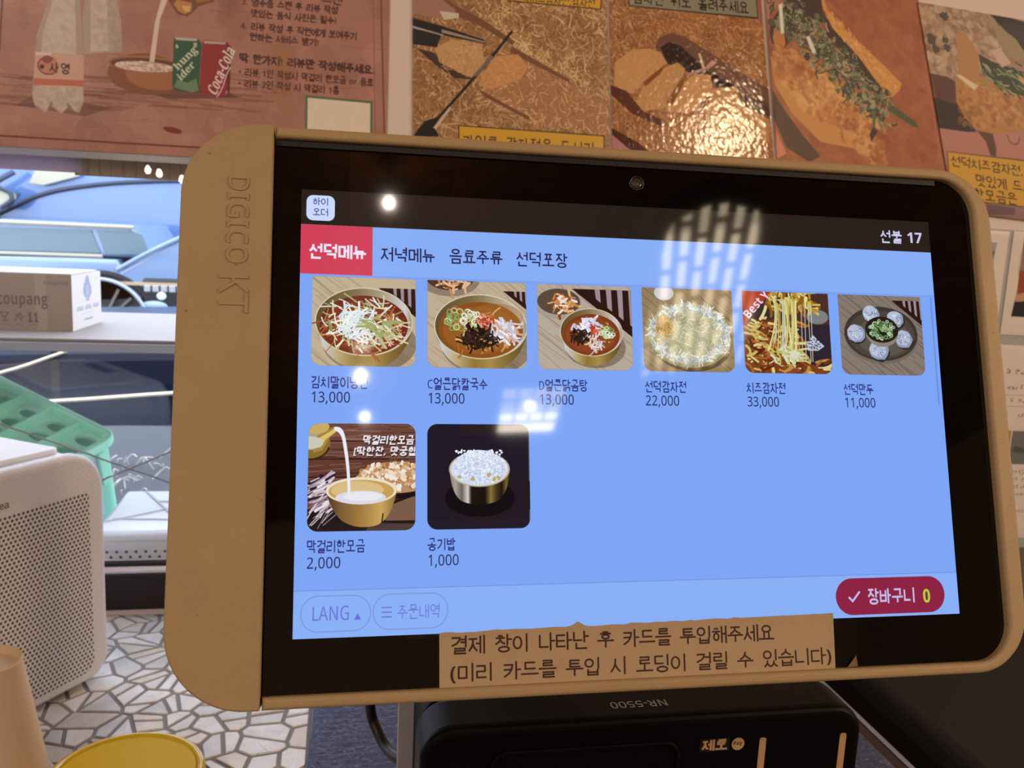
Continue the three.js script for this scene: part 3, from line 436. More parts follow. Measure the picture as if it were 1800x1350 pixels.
  pp([[296, -30], [380, -30], [376, 4], [350, 12], [340, 22], [330, 30], [312, 26], [302, 10], [294, -2]], pc(112, 66, 36)); pp([[312, 0], [338, 6], [337, 20], [326, 26], [314, 20], [306, 8]], pc(176, 116, 60)); pp([[320, 10], [336, 12], [334, 20], [326, 22]], pc(206, 150, 86)); pp([[342, -20], [374, -10], [370, 2], [346, 6]], pc(150, 96, 50));
  // cans
  pp([[306, 70], [308, 67], [350, 70], [355, 78], [350, 160], [340, 163], [306, 158], [303, 148]], pc(34, 74, 46)); pp([[308, 66], [348, 69], [346, 73], [310, 71]], pc(178, 160, 146)); pp([[306, 154], [312, 140], [330, 146], [346, 138], [350, 160], [338, 163]], pc(96, 118, 82)); pp([[309, 80], [312, 78], [315, 84], [310, 86]], pc(180, 170, 140)); pp([[340, 76], [347, 76], [346, 84], [342, 84]], pc(170, 160, 132));
  frame([306, 118], [338, 86], 44, [318, 130], 18, (h) => { h.font = 'bold 19px serif'; h.fillStyle = pc(200, 190, 160); h.fillText('hung', 0, 10); }); frame([312, 136], [338, 108], 38, [322, 148], 16, (h) => { h.font = 'bold 18px serif'; h.fillStyle = pc(200, 190, 160); h.fillText('ider', 0, 10); });
  pp([[356, 74], [360, 71], [400, 75], [407, 84], [404, 162], [396, 170], [360, 167], [351, 158]], pc(136, 34, 34)); pp([[358, 72], [398, 75], [396, 79], [360, 77]], pc(170, 150, 140)); pp([[396, 168], [403, 150], [405, 120], [402, 160]], pc(200, 180, 168)); pp([[399, 76], [406, 84], [404, 160], [400, 166]], pc(88, 20, 20));
  frame([362, 162], [398, 78], 96, [384, 170], 25, (h) => { h.font = 'italic bold 27px serif'; h.fillStyle = pc(214, 196, 184); h.transform(1, 0, -0.15, 1, 0, 0); h.save(); h.scale(92 / h.measureText('Coca-Cola').width, 1.05); h.fillText('Coca-Cola', 2, 20); h.restore(); h.strokeStyle = pc(214, 196, 184); h.lineWidth = 1.8; h.beginPath(); h.moveTo(2, 23); h.bezierCurveTo(24, 30, 44, 20, 62, 25); h.stroke(); });
  // words
  const ink = pc(66, 30, 30), T2 = (s, x, y, x1, y1, hgt, w, o = {}) => frame([x, y], [x1, y1], 100, [x - 0.5, y + hgt], 20, (h) => write(h, s, 0, 0, 20, { w, color: ink, fit: 100, round: true, bold: true, space: 0.42, ...o }));
  T2('스캔', 566, -9, 602, -5, 15, 0.15);
  T2('3. 영수증 스캔 후 리뷰 작성', 425, -4, 595, 12, 14, 0.16); T2('맛있는 음식 사진은 필수!', 441, 17, 592, 31, 13, 0.16);
  T2('4. 리뷰 작성 후 직원에게 보여주기', 424, 38, 628, 58, 14, 0.16); T2('원하는 서비스 받기!', 439, 58, 561, 69, 13.5, 0.16);
  T2('딱 한가지! 리뷰만 작성해주세요.', 421, 94, 659, 116, 16, 0.18);
  T2('• 리뷰 1인 작성시 막걸리 한모금 or 음료', 420, 119, 657, 139, 14, 0.15); T2('• 리뷰 2인 작성 시 막걸리 1통', 419, 139, 597, 153, 14, 0.15);
  // the code's frame stays, without a code
  pp([[537, 168], [655, 178], [653, 300], [535, 296]], pc(78, 96, 64)); pp([[541, 172], [651, 182], [650, 300], [539, 296]], pc(212, 186, 160));
  for (let i = 0; i < 260; i++) { const [x, y] = at(500 + rr(-14, 14), 150 + rr(-90, 90)); g.globalAlpha = 0.02; blob(g, x, y, rr(4, 20), pc(150, 80, 44), 0.5, 8); } g.globalAlpha = 1; { const [x, y] = at(304, 229); ell(g, x, y, 22, 7, pc(112, 34, 24), 0.15); }
  sheet('review_poster', 'reddish brown printed poster with a white bottle, drink cans and Korean review text', 'poster', q, ctex(c), null, WALL + 0.0006);
  // clear laminate margin hanging below it, over the top of the window
  const f = new THREE.Mesh(boxc(-0.80, 1.2225, WALL + 0.0006, 0.05, 1.2290, WALL + 0.0016), mat('#e6ecf2', 0.2, { transmission: 0.8, thickness: 0 })); f.name = 'laminate_margin'; scene.add(f); tag(f, 'clear plastic margin strip along the lower edge of the reddish brown poster', 'plastic film');
}
const TAN = [pc(162, 112, 66), pc(186, 138, 92), pc(128, 82, 44), pc(204, 160, 114), pc(108, 66, 36), pc(172, 122, 76), pc(146, 104, 60)];
function shredded(g, w, h, n, base, cols = TAN, len = 26) { g.fillStyle = base; g.fillRect(0, 0, w, h); mottle(g, w, h, 500, [pc(190, 136, 88), pc(126, 76, 42), pc(160, 104, 60)], 60); strands(g, n, () => [rr(0, w), rr(0, h)], len, 4.2, cols, 0, 3, 1.0); mottle(g, w, h, 260, [pc(100, 58, 34), pc(170, 110, 66)], 40); strands(g, n * 0.4, () => [rr(0, w), rr(0, h)], len * 1.2, 2.6, cols.slice(1), 0, 3, 1.2); }
const yl = pc(196, 142, 38), ylInk = pc(58, 34, 24);
{ // 2: scissors cutting the shredded potato pancake
  const q = [wp(725, -150), wp(1062, -130), wp(1075, 330), wp(725, 300)], { c, g, pp, frame, at } = print(q, 900, 1180);
  shredded(g, 900, 1180, 3800, pc(138, 92, 54), TAN, 46);
  const dk = pc(62, 34, 26), br = pc(110, 66, 40);
  { const inTri = (pts) => { const i = 1 + Math.floor(rnd() * (pts.length - 2)); let u = rnd(), v = rnd(); if (u + v > 1) { u = 1 - u; v = 1 - v; } return at(pts[0][0] + (pts[i][0] - pts[0][0]) * u + (pts[i + 1][0] - pts[0][0]) * v, pts[0][1] + (pts[i][1] - pts[0][1]) * u + (pts[i + 1][1] - pts[0][1]) * v); };
    const big = [[846, 166], [862, 132], [906, 84], [1000, 146], [1066, 186], [1066, 238], [960, 222], [905, 196]], up = [[850, 34], [900, -20], [1060, 0], [1062, 160], [1000, 138], [905, 74]];
    pp(big, pc(156, 104, 64)); strands(g, 620, () => inTri(big), 34, 4, [pc(184, 134, 92), pc(164, 112, 70), pc(204, 158, 116), pc(140, 92, 54)], 0, 3, 1.1); strands(g, 420, () => inTri(up), 40, 4.4, [pc(190, 146, 96), pc(150, 104, 58), pc(210, 170, 124)], 0, 3, 1.1); }
  pp([[745, -20], [850, 36], [905, 74], [900, 80], [835, 42], [745, 6]], br); pp([[725, 84], [760, 92], [812, 128], [834, 140], [800, 138], [772, 120], [725, 80]], dk); pp([[900, 82], [1000, 140], [1000, 146], [895, 92]], br); pp([[840, 156], [900, 190], [930, 205], [930, 212], [850, 170]], br);
  pp([[795, 70], [845, 78], [852, 110], [848, 132], [822, 136], [772, 110], [764, 84]], pc(186, 134, 84)); strands(g, 120, () => { const [x, y] = at(rr(775, 845), rr(76, 128)); return [x, y]; }, 24, 3, [pc(206, 158, 108), pc(160, 108, 62), pc(190, 138, 90)], 0, 3);
  pp([[840, 150], [850, 128], [870, 100], [910, 96], [928, 118], [915, 140], [860, 158]], pc(190, 128, 76)); strands(g, 90, () => at(rr(850, 915), rr(100, 150)), 22, 3, [pc(204, 146, 92), pc(176, 116, 68)], 0, 3);
  pp([[725, -10], [770, -6], [800, 18], [800, 30], [760, 32], [725, 24]], pc(152, 104, 84)); pp([[772, 20], [806, 24], [806, 32], [780, 36]], pc(196, 168, 150));
  pp([[725, 32], [775, 46], [850, 70], [852, 78], [775, 62], [725, 48]], '#0d0a0c'); pp([[725, 50], [775, 62], [768, 84], [725, 78]], '#141012'); pp([[776, 52], [850, 73], [851, 76], [776, 58]], pc(150, 126, 112)); pp([[725, 46], [780, 62], [780, 64], [725, 49]], pc(170, 150, 138));
  pp([[898, 54], [902, 56], [860, 110], [775, 205], [752, 238], [730, 240], [745, 214], [768, 206], [856, 106]], '#0d0a0c'); pp([[790, 188], [792, 192], [762, 234], [754, 234]], pc(190, 160, 142)); pp([[862, 98], [868, 100], [836, 136], [830, 134]], pc(110, 90, 84));
  pp([[726, 240], [740, 220], [764, 226], [772, 240]], '#0d0a0c');
  // labels
  pp([[891, -32], [1058, -18], [1056, 18], [892, 3]], ylInk); pp([[893, -32], [1056, -18], [1054, 16], [894, 1]], yl); frame([902, -15], [1046, -3], 140, [901, 5], 20, (h) => write(h, '선덕치즈감자전.감자전', 0, 0, 19, { w: 0.1, color: ylInk, fit: 140 }));
  pp([[805, 220], [1062, 238], [1062, 290], [806, 270]], ylInk); pp([[807, 222], [1060, 240], [1060, 288], [808, 268]], yl); frame([812, 236], [1046, 250], 240, [812, 262], 26, (h) => write(h, '가위로 감자전을 드시기', 0, 0, 25, { w: 0.1, color: ylInk, fit: 238, space: 0.55 }));
  sheet('scissors_poster', 'tan food poster with black scissors cutting a shredded potato pancake', 'poster', q, ctex(c), null, WALL + 0.0006);
}
{ // 3: slices of pancake, the laminate crinkled
  const q = [wp(1066, -150), wp(1326, -130), wp(1364, 340), wp(1077, 310)], { c, g, pp, frame, at } = print(q, 820, 1240);
  const COL = [pc(168, 110, 72), pc(192, 136, 92), pc(140, 84, 52), pc(204, 150, 106), pc(124, 70, 42), pc(176, 120, 80)];
  shredded(g, 820, 1240, 4200, pc(152, 100, 64), COL, 24);
  pp([[1150, 84], [1158, 66], [1180, 58], [1205, 66], [1290, 122], [1356, 160], [1352, 210], [1330, 200], [1290, 170], [1262, 158], [1250, 154], [1225, 132], [1200, 122], [1172, 112]], pc(112, 74, 58)); pp([[1160, 84], [1176, 74], [1196, 82], [1230, 112], [1262, 150], [1240, 154], [1206, 126], [1172, 112]], pc(52, 36, 34)); pp([[1250, 128], [1290, 150], [1300, 156], [1258, 152], [1236, 122]], pc(46, 30, 30)); pp([[1226, 94], [1230, 94], [1240, 126], [1236, 130]], pc(206, 176, 140)); pp([[1236, 122], [1250, 106], [1260, 110], [1244, 122]], pc(190, 140, 120)); pp([[1204, 130], [1234, 120], [1240, 124], [1210, 134]], pc(170, 130, 118));
  for (const [p, b] of [[[[1080, 110], [1110, 88], [1140, 86], [1160, 92], [1172, 112], [1140, 138], [1110, 166], [1078, 150]], 1.02], [[[1112, 190], [1130, 150], [1160, 122], [1190, 110], [1204, 122], [1190, 150], [1166, 190], [1130, 196]], 1], [[[1168, 196], [1196, 150], [1220, 130], [1246, 132], [1252, 150], [1240, 178], [1210, 200]], 1.04], [[[1234, 200], [1252, 156], [1294, 152], [1300, 180], [1350, 210], [1352, 250], [1290, 230]], 0.95]]) {
    pp(p, pc(190 * b, 134 * b, 86 * b)); const xs = p.map((a) => a[0]), ys = p.map((a) => a[1]), [x0, x1, y0, y1] = [Math.min(...xs) + 8, Math.max(...xs) - 8, Math.min(...ys) + 8, Math.max(...ys) - 8];
    for (let i = 0; i < 90; i++) { const [x, y] = at(rr(x0, x1), rr(y0, y1)); g.globalAlpha = 0.6; blob(g, x, y, rr(2, 7), pick([pc(208, 156, 110), pc(172, 114, 68), pc(196, 140, 92)]), 0.5, 7); } g.globalAlpha = 1; }
  for (const p of [[[1128, 146], [1170, 112], [1160, 130], [1134, 152]], [[1170, 180], [1204, 126], [1200, 150], [1180, 186]], [[1210, 200], [1252, 160], [1244, 182], [1222, 204]]]) pp(p, pc(132, 74, 40));
  pp([[1068, 148], [1100, 160], [1130, 196], [1170, 214], [1160, 222], [1110, 200], [1070, 164]], pc(92, 50, 36)); pp([[1072, 230], [1110, 256], [1130, 275], [1100, 275], [1072, 262]], pc(176, 116, 110)); pp([[1072, 224], [1120, 250], [1150, 275], [1120, 275], [1074, 236]], pc(80, 44, 34)); pp([[1296, 164], [1340, 176], [1362, 206], [1350, 204], [1310, 188]], pc(84, 58, 50)); pp([[1330, -10], [1348, -10], [1352, 60], [1334, 40]], pc(150, 88, 78));
  pp([[1100, -30], [1328, -18], [1332, 34], [1104, 12]], pc(66, 52, 44)); pp([[1102, -30], [1326, -18], [1330, 31], [1106, 10]], pc(134, 124, 100)); frame([1110, -16], [1316, 4], 220, [1111, 7], 24, (h) => write(h, '감자전 위로 올려주세요', 0, 0, 23, { w: 0.1, color: '#241a20', fit: 218, space: 0.55 }));
  const crinkle = noiseTex(256, (x, y) => { const a = fbm(x * 26, y * 38, 3), b = fbm(x * 60 + 9, y * 80, 2); return 0.55 * Math.abs(a - 0.5) * 4 * 0.5 + 0.45 * b; });
  sheet('pancake_slices_poster', 'tan food poster of sliced pancake with a crinkled shiny laminate', 'poster', q, null, mat('#fff', 0.13, { map: ctex(c), bumpMap: crinkle, bumpScale: 0.00034 }), WALL + 0.0006, undefined, 0);
}
{ // 4: folded pancake with spring onion
  const q = [wp(1332, -150), wp(1592, -120), wp(1672, 380), wp(1368, 340)], { c, g, pp, at } = print(q, 860, 1300);
  g.fillStyle = pc(150, 78, 46); g.fillRect(0, 0, 860, 1300); mottle(g, 860, 1300, 1400, [pc(170, 96, 58), pc(116, 54, 34), pc(186, 110, 70), pc(136, 66, 40)], 40);
  const D = pc(50, 26, 22);
  pp([[1330, -20], [1370, 0], [1345, 40], [1338, 90], [1334, 40]], pc(168, 100, 84)); pp([[1352, 40], [1372, 10], [1400, -20], [1440, -20], [1445, 40], [1400, 60], [1370, 90], [1360, 100], [1350, 60]], D);
  pp([[1358, 50], [1376, 60], [1380, 92], [1364, 92], [1356, 70]], pc(176, 104, 48)); 
  pp([[1440, -10], [1448, 30], [1500, 90], [1560, 150], [1552, 166], [1540, 168], [1490, 110], [1448, 60], [1444, 20]], D); pp([[1440, -20], [1452, 20], [1500, 70], [1545, 110], [1582, 148], [1578, 160], [1555, 180], [1548, 158], [1506, 100], [1460, 50], [1442, 10]], pc(196, 128, 60)); strands(g, 200, () => { const t = rnd(); return at(1450 + t * 115 + rr(-8, 8), 20 + t * 130 + rr(-8, 8)); }, 18, 4, [pc(206, 140, 70), pc(180, 112, 50), pc(214, 156, 88)], 0.9, 0.5);
  pp([[1352, 100], [1372, 100], [1410, 96], [1440, 120], [1500, 160], [1540, 210], [1548, 250], [1500, 262], [1440, 250], [1390, 200], [1360, 150]], pc(190, 124, 62));
  for (let i = 0; i < 520; i++) { const t = rnd(), [x, y] = at(1362 + t * 170 + rr(-10, 60) * (1 - t * 0.6), 104 + t * 150 + rr(-20, 40)); g.globalAlpha = 0.42; blob(g, x, y, i < 260 ? rr(14, 44) : rr(4, 14), pick([pc(204, 146, 80), pc(176, 100, 46), pc(216, 164, 98), pc(150, 76, 34), pc(190, 122, 62), pc(132, 62, 30)]), 0.5, 8); } g.globalAlpha = 1;
  pp([[1356, 160], [1374, 190], [1410, 240], [1440, 275], [1420, 285], [1380, 260], [1358, 210]], pc(72, 44, 30)); pp([[1362, 230], [1380, 270], [1362, 280]], pc(196, 116, 84));
  const G = [pc(66, 74, 44), pc(50, 54, 34), pc(104, 104, 72), pc(140, 132, 104), pc(38, 40, 28), pc(150, 136, 104), pc(84, 88, 58), pc(120, 110, 82), pc(60, 48, 36)];
  for (let i = 0; i < 620; i++) { const t = rnd(), [x, y] = at(1364 + t * 186 + rr(-18, 40) * (1 - t * 0.5), 12 + t * 192 + rr(-26, 28)); const q = rnd(); if (q < 0.2) blob(g, x, y, rr(6, 18), pick(G), 0.5, 7); else if (q < 0.45) ell(g, x, y, rr(7, 20), rr(5, 14), rnd() < 0.3 ? pick(G) : null, rr(0, 3), pick(G), rr(3, 6)); else strand(g, x, y, rr(14, 60), rr(0, 3.1), rr(3, 9), pick(G), 1.1); }
  for (const p of [[[1366, 10], [1372, 6], [1376, 60], [1370, 60]], [[1530, 196], [1536, 194], [1536, 226], [1531, 226]], [[1414, 66], [1420, 64], [1432, 92], [1426, 96]]]) pp(p, pick([pc(206, 196, 176), pc(80, 92, 52)])); pp([[1556, 188], [1566, 186], [1606, 214], [1612, 226], [1600, 222], [1560, 196]], pc(66, 74, 40)); pp([[1526, 236], [1532, 224], [1554, 242], [1540, 232], [1528, 250]], D);
  sheet('folded_pancake_poster', 'red-brown food poster of a folded pancake packed with spring onion', 'poster', q, ctex(c), null, WALL + 0.0022);
}
{ // 5: pancake on a dark plate with a yellow caption
  const q = [wp(1609, 5), wp(1960, 66), wp(1960, 408), wp(1672, 371)], { c, g, pp, frame, at } = print(q, 1100, 1020);
  g.fillStyle = pc(150, 108, 84); g.fillRect(0, 0, 1100, 1020); mottle(g, 1100, 1020, 900, [pc(176, 134, 104), pc(120, 84, 62), pc(160, 118, 90)], 46);
  for (let i = 0; i < 420; i++) { const [x, y] = at(rr(1615, 1760), rr(12, 135)); g.globalAlpha = 0.5; blob(g, x, y, rr(5, 26), pick([pc(178, 146, 112), pc(140, 108, 84), pc(190, 160, 138), pc(104, 80, 62), pc(160, 124, 92)]), 0.5, 8); } g.globalAlpha = 1;
  pp([[1728, 20], [1800, 42], [1960, 70], [1960, 150], [1800, 110], [1775, 70]], pc(40, 22, 20)); pp([[1740, 40], [1780, 70], [1800, 100], [1780, 108], [1750, 80]], pc(140, 118, 80));
  for (const [x, y, r] of [[1633, 70, 9], [1656, 72, 6], [1640, 88, 7], [1660, 86, 6], [1655, 30, 8]]) { const p = at(x, y); blob(g, p[0], p[1], r * 3, pc(72, 58, 50), 0.3); }
  pp([[1630, 130], [1660, 136], [1676, 146], [1684, 190], [1640, 180], [1634, 150]], pc(84, 42, 36)); pp([[1636, 172], [1680, 186], [1690, 206], [1712, 232], [1670, 234], [1646, 228]], pc(34, 18, 16)); pp([[1646, 226], [1720, 236], [1800, 232], [1960, 250], [1960, 420], [1660, 380]], pc(168, 108, 92));
  pp([[1676, 60], [1690, 56], [1714, 96], [1718, 130], [1708, 150], [1680, 136]], pc(166, 112, 62)); pp([[1674, 140], [1700, 130], [1760, 148], [1800, 160], [1960, 190], [1960, 236], [1800, 228], [1750, 236], [1714, 232], [1690, 206], [1676, 180]], pc(168, 110, 54));
  for (let i = 0; i < 400; i++) { const [x, y] = at(rr(1684, 1940), rr(152, 222)); g.globalAlpha = 0.55; blob(g, x, y, rr(4, 22), pick([pc(190, 134, 76), pc(146, 90, 42), pc(178, 122, 66), pc(132, 78, 38)]), 0.5, 8); } g.globalAlpha = 1;
  pp([[1714, 96], [1740, 110], [1800, 130], [1960, 160], [1960, 196], [1800, 172], [1750, 156], [1722, 130]], pc(38, 46, 26)); strands(g, 160, () => at(rr(1720, 1930), 120 + rr(-10, 44)), 40, 8, [pc(52, 66, 34), pc(28, 34, 20), pc(120, 124, 70), pc(80, 96, 46), pc(150, 140, 100)], 0.4, 0.7, 0.5); pp([[1676, 134], [1682, 132], [1714, 152], [1708, 160]], pc(206, 176, 140)); pp([[1736, 90], [1752, 86], [1772, 112], [1756, 120]], pc(186, 150, 128)); pp([[1782, 134], [1800, 144], [1840, 160], [1800, 158]], pc(196, 140, 60));
  pp([[1712, 230], [1740, 236], [1746, 262], [1746, 276], [1736, 274], [1728, 250]], pc(84, 50, 34)); { const p = at(1776, 240); g.strokeStyle = pc(110, 66, 46); g.lineWidth = 7; g.beginPath(); g.ellipse(p[0], p[1], 36, 42, 0, 0, 3.14); g.stroke(); }
  pp([[1729, 356], [1800, 366], [1960, 388], [1960, 410], [1720, 378]], pc(140, 100, 92)); pp([[1728, 358], [1780, 366], [1778, 378], [1730, 378]], pc(104, 74, 72));
  pp([[1659, 266], [1960, 300], [1960, 384], [1664, 350]], pc(100, 66, 30)); pp([[1661, 268], [1960, 304], [1960, 382], [1667, 348]], pc(192, 138, 40));
  frame([1665, 273], [1790, 292], 132, [1667, 293], 21, (h) => write(h, '선덕치즈감자전,감자전', 0, 0, 20, { w: 0.1, color: '#2e1e16', adv: 0.93 })); frame([1708, 306], [1800, 320], 100, [1711, 328], 22, (h) => write(h, '맛있게 드시는', 0, 0, 21, { w: 0.1, color: '#2e1e16', space: 0.5, adv: 0.95 })); frame([1704, 330], [1800, 343], 100, [1707, 351], 21, (h) => write(h, '한모금은 필수', 0, 0, 21, { w: 0.1, color: '#2e1e16', space: 0.5, adv: 0.97 }));
  sheet('plated_pancake_poster', 'food poster of pancake on a dark plate with a three-line yellow caption', 'poster', q, ctex(c), null, WALL + 0.0038);
}
{ // menu cards in clear holders, far right below the posters
  const paper = pc(206, 182, 166), R = (x0, y0, x1, y1, lean = 0.0) => [[x0, y1], [x1, y1 - lean], [x1 + 0.0, y0 - lean], [x0, y0]];
  const backer = R(0.70, 0.80, 1.25, 1.2005, 0.004);
  { const { c, g } = print(backer, 512, 380); g.fillStyle = pc(150, 142, 132); g.fillRect(0, 0, 512, 380); mottle(g, 512, 380, 200, [pc(160, 152, 142), pc(138, 130, 120)], 30); sheet('menu_holder', 'grey acrylic board behind the white menu cards at the far right', 'menu holder', backer, ctex(c), null, WALL + 0.0006); }
  const card = (name, label, q, w, h, fn) => { const pr = print(q, w, h); pr.g.fillStyle = paper; pr.g.fillRect(0, 0, w, h); fn(pr.g, w, h); sheet(name, label, 'menu card', q, ctex(pr.c), mat('#fff', 0.3, { map: ctex(pr.c) }), WALL + 0.002); };
  card('photo_menu_card', 'white card with a dark food photo, right of the tablet under the yellow caption', R(0.7895, 1.074, 1.05, 1.1985, 0.004), 640, 320, (g) => { g.fillStyle = pc(120, 84, 72); g.fillRect(36, 0, 604, 262); mottle(g, 640, 130, 90, [pc(150, 130, 120), pc(110, 80, 76), pc(180, 150, 130)], 40); g.fillStyle = paper; g.fillRect(0, 0, 30, 320); poly(g, [[34, 118], [120, 124], [640, 150], [640, 200], [40, 190]], pc(140, 62, 44)); poly(g, [[34, 200], [90, 160], [640, 190], [640, 262], [28, 262]], pc(36, 32, 38)); poly(g, [[34, 196], [70, 180], [110, 190], [60, 214], [34, 216]], pc(180, 130, 96)); });
  card('half_hidden_menu_card', 'white card edge with a faded photo, just behind the right side of the tablet', R(0.735, 1.074, 0.7835, 1.1985, 0.001), 160, 360, (g) => { poly(g, [[0, 40], [110, 40], [96, 200], [0, 230]], pc(150, 138, 132)); poly(g, [[40, 60], [104, 70], [96, 130], [50, 120]], pc(96, 90, 96)); poly(g, [[50, 150], [96, 140], [90, 180], [40, 180]], pc(190, 180, 168)); poly(g, [[60, 200], [92, 196], [84, 260], [60, 250]], pc(160, 96, 76)); });
  const scrawl = (g, x, y, w, h, ink) => { g.strokeStyle = ink; g.lineWidth = h * 0.17; for (let u = 0; u < w; u += h * 0.95) { if (rnd() < 0.12) continue; for (let k = 0; k < 4; k++) { g.beginPath(); const vx = rr(0, 0.7), vy = rr(0, 0.9); g.moveTo(x + u + vx * h, y + vy * h); if (rnd() < 0.5) g.lineTo(x + u + Math.min(0.8, vx + 0.5) * h, y + vy * h); else g.lineTo(x + u + vx * h, y + Math.min(1, vy + 0.5) * h); g.stroke(); } } };
  card('text_menu_card', 'white card with rows of tiny dark print above a grey photo', R(0.742, 0.955, 1.05, 1.0625, 0.006), 760, 260, (g) => { const ink = pc(96, 84, 80); scrawl(g, 108, 70, 130, 17, ink); scrawl(g, 118, 116, 36, 13, pc(140, 126, 118)); scrawl(g, 166, 118, 46, 15, ink); g.strokeStyle = pc(150, 130, 120); g.lineWidth = 1.5; g.strokeRect(128, 150, 110, 34); scrawl(g, 146, 160, 78, 13, ink); scrawl(g, 112, 200, 76, 12, ink); scrawl(g, 216, 206, 60, 12, ink); });
  card('article_menu_card', 'lower white card with a grey photo above a paragraph of tiny print', R(0.79, 0.815, 1.05, 0.9545, 0.006), 640, 360, (g) => { g.fillStyle = pc(150, 120, 70); g.fillRect(40, 0, 44, 100); g.fillStyle = pc(104, 96, 92); g.fillRect(88, 0, 552, 110); blob(g, 220, 60, 70, pc(140, 138, 138), 0.15, 16); poly(g, [[100, 50], [180, 64], [170, 76], [98, 70]], pc(74, 70, 72)); const ink = pc(120, 106, 98); for (let i = 0; i < 4; i++) scrawl(g, 64 + i * 6, 130 + i * 25, 330, 13, ink); scrawl(g, 110, 262, 200, 12, pc(140, 128, 120)); });
}
// ------------------------------------------------------------------ the ordering tablet on its stand
const M = 0.001, font = await new FontLoader().loadAsync('fonts/droid/droid_sans_regular.typeface.json');
const speck = noiseTex(256, (x, y) => { const n = fbm(x * 60, y * 60, 2); return 0.5 + 0.5 * (n - 0.5); });
const caseTex = (() => { const [c, g] = canvas(1024, 1024); g.fillStyle = '#a78e65'; g.fillRect(0, 0, 1024, 1024); mottle(g, 1024, 1024, 500, ['#ad946a', '#a08860'], 60); for (let i = 0; i < 90; i++) { g.globalAlpha = rr(0.15, 0.5); blob(g, rr(0, 1024), rr(0, 1024), rr(0.6, 2.6), '#5a4526', 0.5, 6); }  const t = ctex(c); t.wrapS = t.wrapT = THREE.RepeatWrapping; t.repeat.set(5, 5); return t; })();
const caseMat = mat('#ffffff', 0.55, { map: caseTex, bumpMap: speck, bumpScale: 0.00012 });
speck.repeat.set(30, 30);
const tab = thing('ordering_tablet', 'beige ordering tablet', 'tablet');
tab.userData.label = 'large beige framed ordering tablet with a lit Korean food menu on its screen';
tab.position.copy(TO); tab.quaternion.setFromRotationMatrix(new THREE.Matrix4().makeBasis(TX, TY, TN));
{ const s = new THREE.Shape();   // front frame, a U open to the left where the side cover sits
  s.moveTo(-116.6 * M, -87 * M); s.lineTo(112.5 * M, -87 * M); s.absarc(112.5 * M, -67.5 * M, 19.5 * M, -Math.PI / 2, 0); s.lineTo(132 * M, 67.5 * M); s.absarc(112.5 * M, 67.5 * M, 19.5 * M, 0, Math.PI / 2); s.lineTo(-116.6 * M, 87 * M); s.lineTo(-116.6 * M, 83.4 * M);
  s.lineTo(112.5 * M, 83.4 * M); s.absarc(112.5 * M, 70.6 * M, 12.8 * M, Math.PI / 2, 0, true); s.lineTo(125.3 * M, -70.6 * M); s.absarc(112.5 * M, -70.6 * M, 12.8 * M, 0, -Math.PI / 2, true); s.lineTo(-116.6 * M, -83.4 * M); s.closePath();
  part('frame', extr(s, 0.0125, 0.0013, 4, 20).translate(0, 0, -0.0098), caseMat, tab);
  part('back_shell', extr(rrect(-141 * M, -85 * M, 130 * M, 85 * M, 20 * M, 18 * M, 18 * M, 20 * M), 0.012, 0.003, 3).translate(0, 0, -0.0215), caseMat, tab);
  part('side_cover', extr(rrect(-143.6 * M, -86.8 * M, -117.1 * M, 86.9 * M, 23 * M, 0.4 * M, 0.4 * M, 23 * M), 0.0135, 0.0007, 3, 20).translate(0, 0, -0.0098), caseMat, tab);
  const black = mat('#060606', 0.035, { clearcoat: 0 });
  part('glass_bezel', extr(rrect(-116.6 * M, -83.3 * M, 125.2 * M, 83.3 * M, 0.5 * M, 12.7 * M, 12.7 * M, 0.5 * M), 0.0012, 0, 1, 20).translate(0, 0, -0.0012), black, tab, 'glossy black glass border around the screen');
  const gasket = [boxc(-116.6 * M, 81.2 * M, 0, 112 * M, 83.4 * M, 0.0007, 0.0003)];
  part('gasket', gasket, mat('#0c0a09', 0.4), tab);
  const st = screenTexture();
  const scr = part('screen', new THREE.PlaneGeometry(217.1 * M, 135.7 * M, 1, 1).translate(0, 0, 0.00012), mat('#0a0a0a', 0.04, { emissive: '#ffffff', emissiveMap: st, emissiveIntensity: 1.0 }), tab, 'lit screen showing eight dishes with prices');
  part('camera_lens', [new THREE.SphereGeometry(0.0019, 20, 12, 0, 6.3, 0, 1.57).rotateX(Math.PI / 2).scale(1, 1, 0.35)], mat('#3a332e', 0.15), tab).position.set(0.4 * M, 76 * M, 0);
  part('lens_ring', new THREE.TorusGeometry(0.0023, 0.0004, 10, 28), mat('#151313', 0.3), tab).position.set(0.4 * M, 76 * M, 0.0001);
  // raised lettering down the side cover, reading from the top
  const word = (txt, size, y) => { const g = new TextGeometry(txt, { font, size, depth: 0.0005, curveSegments: 5 }); g.rotateZ(-Math.PI / 2); return g.translate(0, y, 0.0036); };
  part('lettering', [word('DIGICO', 6.0 * M, 70.3 * M).translate(-129.8 * M, 0, 0), new THREE.SphereGeometry(0.0005, 10, 6).scale(1, 1, 0.5).translate(-127 * M, 42.2 * M, 0.0037), word('KT', 8.4 * M, 40 * M).translate(-131.6 * M, 0, 0)], caseMat, tab, 'raised letters reading down the side cover');
}
const onTablet = (x, y, z) => TO.clone().addScaledVector(TX, x * M).addScaledVector(TY, y * M).addScaledVector(TN, z);
